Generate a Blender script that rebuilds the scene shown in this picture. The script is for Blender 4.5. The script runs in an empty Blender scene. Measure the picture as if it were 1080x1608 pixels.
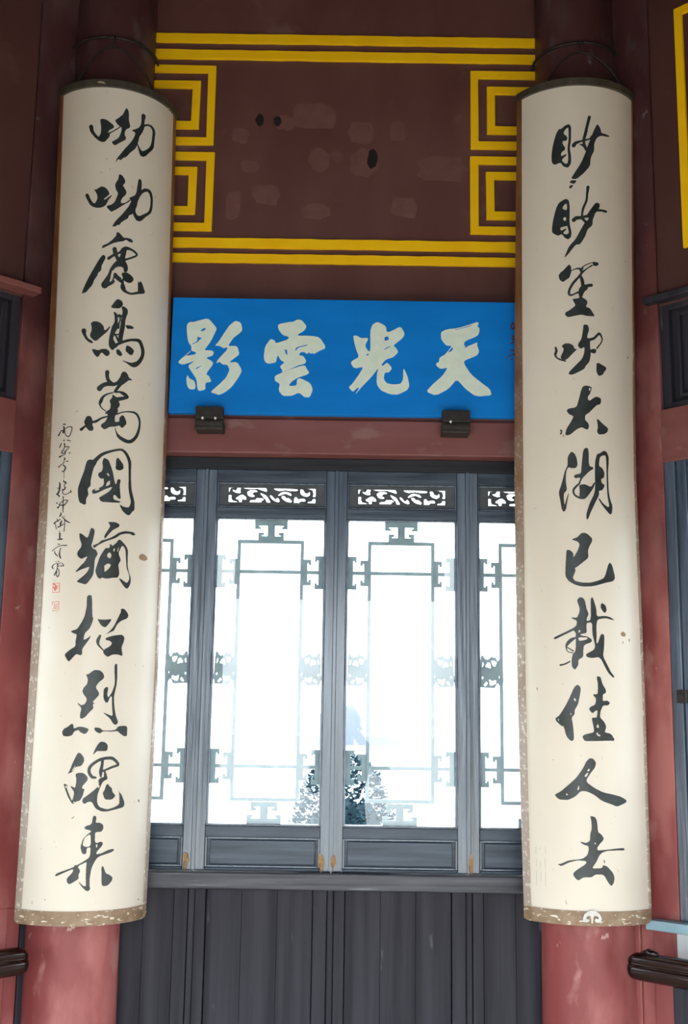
import bpy, bmesh, math, random
from mathutils import Vector, Matrix
from mathutils.geometry import tessellate_polygon
random.seed(7)
C = bpy.context.scene
COL = C.collection
# ---------------------------------------------------------------- camera
FPX = 1841.0
pitch, roll = math.radians(10.65), math.radians(0.87)
fw = Vector((0, math.cos(pitch), math.sin(pitch)))
r0 = Vector((1, 0, 0)); u0 = r0.cross(fw)
rt = r0*math.cos(roll) + u0*math.sin(roll)
up = -r0*math.sin(roll) + u0*math.cos(roll)
cam_d = bpy.data.cameras.new('camera'); cam = bpy.data.objects.new('camera', cam_d); COL.objects.link(cam)
cam_d.sensor_fit = 'VERTICAL'; cam_d.sensor_height = 24.0; cam_d.sensor_width = 24.0*1080/1608
cam_d.lens = 24.0*FPX/1608.0
cam_d.clip_start = 0.02; cam_d.clip_end = 2000
M = Matrix.Identity(4)
for i in range(3):
    M[i][0] = rt[i]; M[i][1] = up[i]; M[i][2] = -fw[i]
M[0][3], M[1][3], M[2][3] = 0, 0, 1.55
cam.matrix_world = M
C.camera = cam
# ---------------------------------------------------------------- sky, exposure
C.view_settings.view_transform = 'Standard'; C.view_settings.look = 'None'
C.view_settings.gamma = 1.0; C.view_settings.use_curve_mapping = False
C.view_settings.exposure = 0.0
C.cycles.use_denoising = True
C.cycles.max_bounces = 10; C.cycles.diffuse_bounces = 6; C.cycles.transparent_max_bounces = 16
C.cycles.sample_clamp_indirect = 12.0
SKY = 8.6
w = bpy.data.worlds.new('world'); C.world = w; w.use_nodes = True
bg = w.node_tree.nodes['Background']
bg.inputs[0].default_value = (0.88, 0.95, 1.0, 1); bg.inputs[1].default_value = SKY   # bright even overcast
V = []                                                   # the eight columns of the pavilion, clockwise
O0 = Vector((-.845, 3.935)); BAYW = 1.645
p_ = O0.copy()
DIRS = []
for k in range(8):
    a_ = -math.radians(45*k); d_ = Vector((math.cos(a_), math.sin(a_)))
    V.append(p_.copy()); DIRS.append(d_); p_ = p_ + d_*BAYW
CX, CY = (V[0].x+V[1].x)/2, (V[0].y+V[5].y)/2
def portal(k, z0, z1):                                   # daylight openings, sampled as portals
    mid = V[k] + DIRS[k]*BAYW/2; n = Vector((DIRS[k].y, -DIRS[k].x))
    l = bpy.data.lights.new('portal', 'AREA'); l.shape = 'RECTANGLE'; l.size = BAYW; l.size_y = z1-z0
    l.cycles.is_portal = True
    o = bpy.data.objects.new('portal', l); COL.objects.link(o)
    pos = mid - n*.25
    o.location = (pos.x, pos.y, (z0+z1)/2)
    o.rotation_euler = Vector((n.x, n.y, 0)).to_track_quat('-Z', 'Z').to_euler()
for k, z0, z1 in ((0, 1.0, 2.5), (1, 1.0, 2.5), (7, 1.0, 2.5), (2, 0, 1.4), (4, 0, 2.6), (6, 0, 1.4), (3, 0, 1), (5, 0, 1)): portal(k, z0, z1)

# ---------------------------------------------------------------- materials
def mat(name, c1, c2=None, rough=.5, scale=(8, 8, 8), bump=.0, spec=.5, metal=0, noise=(.35, .65), detail=6,
        spots=None, extra=None, bscale=None):
    m = bpy.data.materials.new(name); m.use_nodes = True
    nt = m.node_tree; N = nt.nodes; L = nt.links; b = N['Principled BSDF']
    b.inputs['Roughness'].default_value = rough; b.inputs['Metallic'].default_value = metal
    b.inputs['Specular IOR Level'].default_value = spec
    tc = N.new('ShaderNodeTexCoord')
    def noise_fac(sc, lo, hi, det=detail, seed=0):
        mp = N.new('ShaderNodeMapping'); mp.inputs['Scale'].default_value = sc; mp.inputs['Location'].default_value = (seed, seed*1.7, seed*.6)
        L.new(tc.outputs['Object'], mp.inputs[0])
        n = N.new('ShaderNodeTexNoise'); n.inputs['Scale'].default_value = 1; n.inputs['Detail'].default_value = det
        L.new(mp.outputs[0], n.inputs['Vector'])
        r = N.new('ShaderNodeMapRange'); r.inputs[1].default_value = lo; r.inputs[2].default_value = hi
        L.new(n.outputs['Fac'], r.inputs[0]); return r.outputs[0], n.outputs['Fac']
    col = None
    if c2 is not None:
        f, raw = noise_fac(scale, *noise)
        mx = N.new('ShaderNodeMix'); mx.data_type = 'RGBA'
        mx.inputs[6].default_value = (*c1, 1); mx.inputs[7].default_value = (*c2, 1)
        L.new(f, mx.inputs[0]); col = mx.outputs[2]
        if bump:
            bp = N.new('ShaderNodeBump'); bp.inputs['Strength'].default_value = bump; bp.inputs['Distance'].default_value = .004
            L.new(raw, bp.inputs['Height']); L.new(bp.outputs[0], b.inputs['Normal'])
    else:
        b.inputs['Base Color'].default_value = (*c1, 1)
    for i, (sc, lo, hi, c) in enumerate(spots or []):
        f, _ = noise_fac(sc, lo, hi, seed=3+i*5)
        mx = N.new('ShaderNodeMix'); mx.data_type = 'RGBA'
        if col: L.new(col, mx.inputs[6])
        else: mx.inputs[6].default_value = (*c1, 1)
        mx.inputs[7].default_value = (*c, 1); L.new(f, mx.inputs[0]); col = mx.outputs[2]
    if col: L.new(col, b.inputs['Base Color'])
    if extra: extra(m, b)
    return m
M_WOODV = mat('dark_wood_vertical', (.020, .042, .075), (.060, .100, .160), .26, (55, 55, 3), .35, spec=1.0)
M_HEAD = mat('dark_head_rail', (.012, .014, .020), (.026, .030, .042), .5, (3, 55, 55), .4, spec=.3)
M_WOODH = mat('dark_wood_horizontal', (.026, .040, .064), (.072, .100, .145), .36, (3, 55, 55), .5, spec=.35)
M_CARVE = mat('carved_panel_wood', (.045, .055, .070), (.075, .088, .105), .5, (20, 20, 20))
M_SILL = mat('worn_sill_wood', (.024, .025, .038), (.090, .095, .120), .42, (2.5, 45, 60), .6, spec=.4,
             spots=[((5, 60, 90), .60, .70, (.16, .17, .20))])
M_DADO = mat('dark_dado_wood', (.017, .017, .026), (.036, .036, .050), .60, (30, 30, 1.2), .4, spec=.22,
             spots=[((25, 25, 5), .66, .72, (.09, .09, .11))])
M_LATT = mat('lattice_wood', (.24, .34, .40), (.32, .42, .48), .5, (20, 20, 20))  # flare veil over the backlit bars put into this pale blue tone
PINK = (.50, .19, .185)
def dulled(m, b):
    # shade under the roof put into the red paint: darker with height, uneven border
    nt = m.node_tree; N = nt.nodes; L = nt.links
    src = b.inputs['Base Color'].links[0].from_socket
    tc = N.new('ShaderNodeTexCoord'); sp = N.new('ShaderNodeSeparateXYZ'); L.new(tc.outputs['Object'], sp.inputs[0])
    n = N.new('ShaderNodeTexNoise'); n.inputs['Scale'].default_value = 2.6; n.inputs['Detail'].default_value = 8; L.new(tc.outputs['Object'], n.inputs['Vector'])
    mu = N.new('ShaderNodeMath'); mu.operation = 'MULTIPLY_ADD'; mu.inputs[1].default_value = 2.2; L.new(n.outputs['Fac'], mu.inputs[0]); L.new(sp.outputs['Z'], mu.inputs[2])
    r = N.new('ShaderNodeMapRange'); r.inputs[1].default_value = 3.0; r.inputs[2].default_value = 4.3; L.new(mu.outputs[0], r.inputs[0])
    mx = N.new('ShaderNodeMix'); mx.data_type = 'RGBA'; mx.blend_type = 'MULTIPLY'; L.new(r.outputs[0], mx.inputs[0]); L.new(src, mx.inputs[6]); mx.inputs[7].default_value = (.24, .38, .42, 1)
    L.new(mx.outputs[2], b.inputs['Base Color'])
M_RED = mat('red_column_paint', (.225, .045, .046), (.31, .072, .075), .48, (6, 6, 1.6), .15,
            spots=[((6, 6, 2.5), .46, .60, (.40, .135, .13)), ((11, 11, 6), .62, .72, (.43, .19, .18)), ((30, 30, 25), .70, .74, (.50, .30, .28))], extra=dulled)
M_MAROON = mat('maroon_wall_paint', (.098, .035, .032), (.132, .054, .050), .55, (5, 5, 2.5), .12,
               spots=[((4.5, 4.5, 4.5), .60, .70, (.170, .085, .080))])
M_BEAM = mat('red_beam_paint', (.17, .050, .050), (.22, .080, .078), .5, (2, 6, 8), .15,
             spots=[((6, 10, 14), .60, .68, (.24, .12, .115))])
M_YELLOW = mat('yellow_paint', (.95, .55, .003), (.98, .62, .006), .6, (9, 9, 9), .1, spec=.2)
M_BLUE = mat('blue_plaque_paint', (.002, .190, .65), (.003, .22, .74), .5, (3, 10, 10), .05, spec=.15)
M_CREAM = mat('cream_board_paint', (.725, .678, .595), (.76, .718, .645), .40, (3, 3, 1.3), .0,
              spots=[((60, 60, 40), .70, .76, (.52, .45, .36))])
M_INK = mat('black_green_ink', (.016, .024, .026), (.030, .042, .046), .42, (30, 30, 30))
M_LETTER = mat('pale_green_letters', (.66, .80, .72), (.74, .85, .78), .5, (30, 30, 30))
M_SEAL = mat('red_seal_ink', (.72, .16, .12), None, .5)
M_DARKRED = mat('dark_red_lettering', (.11, .012, .022), None, .6)
M_FAINT = mat('faint_grey_print', (.56, .53, .48), None, .6)
M_CHIP = mat('brown_chip', (.30, .21, .13), None, .7)
def worn_low(m, b):
    # rubbed to pale grey-brown near the foot, where hands reach; still varnished brown higher up
    nt = m.node_tree; N = nt.nodes; L = nt.links
    src = b.inputs['Base Color'].links[0].from_socket
    tc = N.new('ShaderNodeTexCoord'); sp = N.new('ShaderNodeSeparateXYZ'); L.new(tc.outputs['Object'], sp.inputs[0])
    n = N.new('ShaderNodeTexNoise'); n.inputs['Scale'].default_value = 9; n.inputs['Detail'].default_value = 8; L.new(tc.outputs['Object'], n.inputs['Vector'])
    mu = N.new('ShaderNodeMath'); mu.operation = 'MULTIPLY_ADD'; mu.inputs[1].default_value = 1.6; L.new(n.outputs['Fac'], mu.inputs[0]); L.new(sp.outputs['Z'], mu.inputs[2])
    r = N.new('ShaderNodeMapRange'); r.inputs[1].default_value = 2.7; r.inputs[2].default_value = 1.3; L.new(mu.outputs[0], r.inputs[0])
    mx = N.new('ShaderNodeMix'); mx.data_type = 'RGBA'; L.new(r.outputs[0], mx.inputs[0]); L.new(src, mx.inputs[6]); mx.inputs[7].default_value = (.40, .34, .29, 1)
    n2 = N.new('ShaderNodeTexNoise'); n2.inputs['Scale'].default_value = 75; n2.inputs['Detail'].default_value = 4; L.new(tc.outputs['Object'], n2.inputs['Vector'])
    r2 = N.new('ShaderNodeMapRange'); r2.inputs[1].default_value = .57; r2.inputs[2].default_value = .62; L.new(n2.outputs['Fac'], r2.inputs[0])
    m3 = N.new('ShaderNodeMath'); m3.operation = 'MULTIPLY'; L.new(r2.outputs[0], m3.inputs[0]); L.new(r.outputs[0], m3.inputs[1])
    mx2 = N.new('ShaderNodeMix'); mx2.data_type = 'RGBA'; L.new(m3.outputs[0], mx2.inputs[0]); L.new(mx.outputs[2], mx2.inputs[6]); mx2.inputs[7].default_value = (.66, .62, .55, 1)
    L.new(mx2.outputs[2], b.inputs['Base Color'])
M_FRAME = mat('brown_board_edge', (.16, .065, .022), (.24, .115, .050), .5, (25, 25, 8), .3, extra=worn_low)
M_FRTOP = mat('charcoal_board_edge', (.035, .033, .026), (.07, .062, .048), .5, (25, 25, 8), .3,
              spots=[((16, 16, 30), .66, .68, (.45, .38, .27))])
M_FRBOT = mat('worn_board_edge', (.22, .145, .085), (.32, .23, .155), .5, (25, 25, 25), .3,
              spots=[((45, 45, 120), .60, .64, (.70, .65, .56))])
M_IRON = mat('dark_iron', (.018, .016, .015), (.035, .03, .028), .55, (40, 40, 40), .2, metal=.3)
M_SCREW = mat('bright_screw', (.75, .75, .75), None, .4, metal=.2)
M_LACQ = mat('dark_red_lacquer', (.008, .002, .002), (.014, .004, .003), .14, (4, 4, 4), spec=.45)
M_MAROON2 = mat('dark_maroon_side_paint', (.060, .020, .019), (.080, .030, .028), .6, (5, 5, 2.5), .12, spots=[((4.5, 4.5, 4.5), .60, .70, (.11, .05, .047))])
M_PLASTER = mat('white_plaster', (.62, .68, .72), (.70, .75, .78), .8, (5, 5, 5), .1)
M_LEDGE = mat('grey_blue_ledge', (.22, .38, .48), (.30, .47, .57), .5, (8, 8, 8))
M_FLOOR = mat('stone_floor', (.60, .50, .36), (.68, .58, .44), .6, (3, 3, 3), .2)
M_STONE = mat('stone', (.66, .60, .48), (.76, .70, .58), .8, (6, 6, 6), .3)
M_CEIL = mat('dark_ceiling_paint', (.060, .024, .020), (.085, .034, .028), .6, (4, 4, 4))
M_TILE = mat('grey_roof_tile', (.07, .075, .08), (.12, .125, .13), .7, (6, 6, 6), .4)
M_TAPE = mat('yellowed_scrap', (.42, .26, .11), (.20, .11, .05), .7, (60, 60, 60))
M_KNOT = mat('black_knot', (.006, .005, .006), None, .8)
M_PATCH = mat('lighter_paint_patch', (.165, .077, .072), (.14, .06, .055), .55, (20, 20, 20))
M_GOLD = mat('pale_metal', (.62, .62, .60), (.50, .50, .47), .4, (60, 60, 60), metal=.2)
def water_extra(m, b):
    b.inputs['IOR'].default_value = 1.33
M_WATER = mat('lake_water', (.24, .27, .26), (.28, .31, .30), .12, (.5, .5, .5), .6, extra=water_extra)
def glass_mat():
    m = bpy.data.materials.new('window_glass'); m.use_nodes = True; nt = m.node_tree; N = nt.nodes; L = nt.links
    for n in list(N): N.remove(n)
    out = N.new('ShaderNodeOutputMaterial'); mx = N.new('ShaderNodeMixShader'); tr = N.new('ShaderNodeBsdfTransparent')
    gl = N.new('ShaderNodeBsdfGlossy'); gl.inputs['Roughness'].default_value = 0.0
    gl.inputs['Color'].default_value = (1, 1, 1, 1); tr.inputs['Color'].default_value = (.95, .97, .97, 1)
    fr = N.new('ShaderNodeFresnel'); fr.inputs['IOR'].default_value = 1.5
    geo = N.new('ShaderNodeNewGeometry'); inv = N.new('ShaderNodeMath'); inv.operation = 'SUBTRACT'; inv.inputs[0].default_value = 1
    L.new(geo.outputs['Backfacing'], inv.inputs[1])
    mu = N.new('ShaderNodeMath'); mu.operation = 'MULTIPLY'; L.new(fr.outputs[0], mu.inputs[0]); L.new(inv.outputs[0], mu.inputs[1])
    m2 = N.new('ShaderNodeMath'); m2.operation = 'MULTIPLY'; m2.inputs[1].default_value = 1.5; m2.use_clamp = True; L.new(mu.outputs[0], m2.inputs[0])
    L.new(m2.outputs[0], mx.inputs[0]); L.new(tr.outputs[0], mx.inputs[1]); L.new(gl.outputs[0], mx.inputs[2]); L.new(mx.outputs[0], out.inputs[0])
    return m
M_GLASS = glass_mat()

# ---------------------------------------------------------------- builders
class MB:
    def __init__(s): s.v = []; s.f = []
    def add(s, vs, fs):
        b = len(s.v); s.v += [Vector(p) for p in vs]; s.f += [tuple(i+b for i in f) for f in fs]; return s
    def box(s, x0, x1, y0, y1, z0, z1, T=None):
        vs = [Vector((x, y, z)) for z in (z0, z1) for y in (y0, y1) for x in (x0, x1)]
        if T: vs = [T(p) for p in vs]
        return s.add(vs, [(0, 2, 3, 1), (4, 5, 7, 6), (0, 1, 5, 4), (2, 6, 7, 3), (0, 4, 6, 2), (1, 3, 7, 5)])
    def tube(s, path, r, n=8, caps=True):
        path = [Vector(p) for p in path]; b = len(s.v); rs = r if isinstance(r, (list, tuple)) else [r]*len(path)
        ref = Vector((0, 0, 1))
        for i, p in enumerate(path):
            t = (path[min(i+1, len(path)-1)] - path[max(i-1, 0)]).normalized()
            a = t.cross(ref)
            if a.length < .1: a = t.cross(Vector((1, 0, 0)))
            a.normalize(); c = t.cross(a)
            for k in range(n):
                q = 2*math.pi*k/n; s.v.append(p + (a*math.cos(q) + c*math.sin(q))*rs[i])
        for i in range(len(path)-1):
            for k in range(n):
                s.f.append((b+i*n+k, b+i*n+(k+1) % n, b+(i+1)*n+(k+1) % n, b+(i+1)*n+k))
        if caps: s.f.append(tuple(b+k for k in range(n))[::-1]); s.f.append(tuple(b+(len(path)-1)*n+k for k in range(n)))
        return s
    def prism(s, loop, y0, y1, T=None):                  # loop of (x, z), pushed along y
        n = len(loop); vs = [Vector((x, y0, z)) for x, z in loop] + [Vector((x, y1, z)) for x, z in loop]
        if T: vs = [T(p) for p in vs]
        return s.add(vs, [tuple(range(n)), tuple(range(2*n-1, n-1, -1))] + [(i, i+n, (i+1) % n+n, (i+1) % n) for i in range(n)])
    def build(s, name, m, parent=None, bevel=0, smooth=False, origin=None):
        me = bpy.data.meshes.new(name)
        o0 = Vector((0, 0, 0))
        if parent is not None: o0 = parent['_o'] if '_o' in parent else Vector(parent.location)
        o0 = Vector(o0)
        if origin is not None: o0 = Vector(origin)
        bm = bmesh.new()
        vv = [bm.verts.new(p - o0) for p in s.v]
        for f in s.f:
            try: bm.faces.new([vv[i] for i in f])
            except ValueError: pass
        bmesh.ops.recalc_face_normals(bm, faces=bm.faces)
        if smooth:
            for f in bm.faces: f.smooth = True
        bm.to_mesh(me); bm.free(); me.materials.append(m)
        o = bpy.data.objects.new(name, me); COL.objects.link(o)
        if origin is not None: o.location = origin
        if parent is not None: o.parent = parent
        if bevel:
            b = o.modifiers.new('bevel', 'BEVEL'); b.width = bevel; b.segments = 2; b.limit_method = 'ANGLE'
        return o
def tag(o, label=None, cat=None, group=None, kind=None):
    if label: o['label'] = label
    if cat: o['category'] = cat
    if group: o['group'] = group
    if kind: o['kind'] = kind
    return o
def empty(name, loc):
    o = bpy.data.objects.new(name, None); COL.objects.link(o); o.location = loc; o.empty_display_size = .1; return o
def copy_tree(o, parent=None):
    c = o.copy(); COL.objects.link(c); c.parent = parent
    for ch in [x for x in bpy.data.objects if x.parent == o]: copy_tree(ch, c)
    return c
def bay(k, org=None, flip=False):
    # frame of a bay: s along the wall, d towards the middle of the pavilion, z up
    if not flip: o, u = V[k], DIRS[k]
    else: o, u = V[(k+1) % 8], -DIRS[k]
    n = Vector((DIRS[k].y, -DIRS[k].x))
    def T(p): return Vector((o.x + u.x*p[0] + n.x*p[1], o.y + u.y*p[0] + n.y*p[1], p[2]))
    return T

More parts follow.
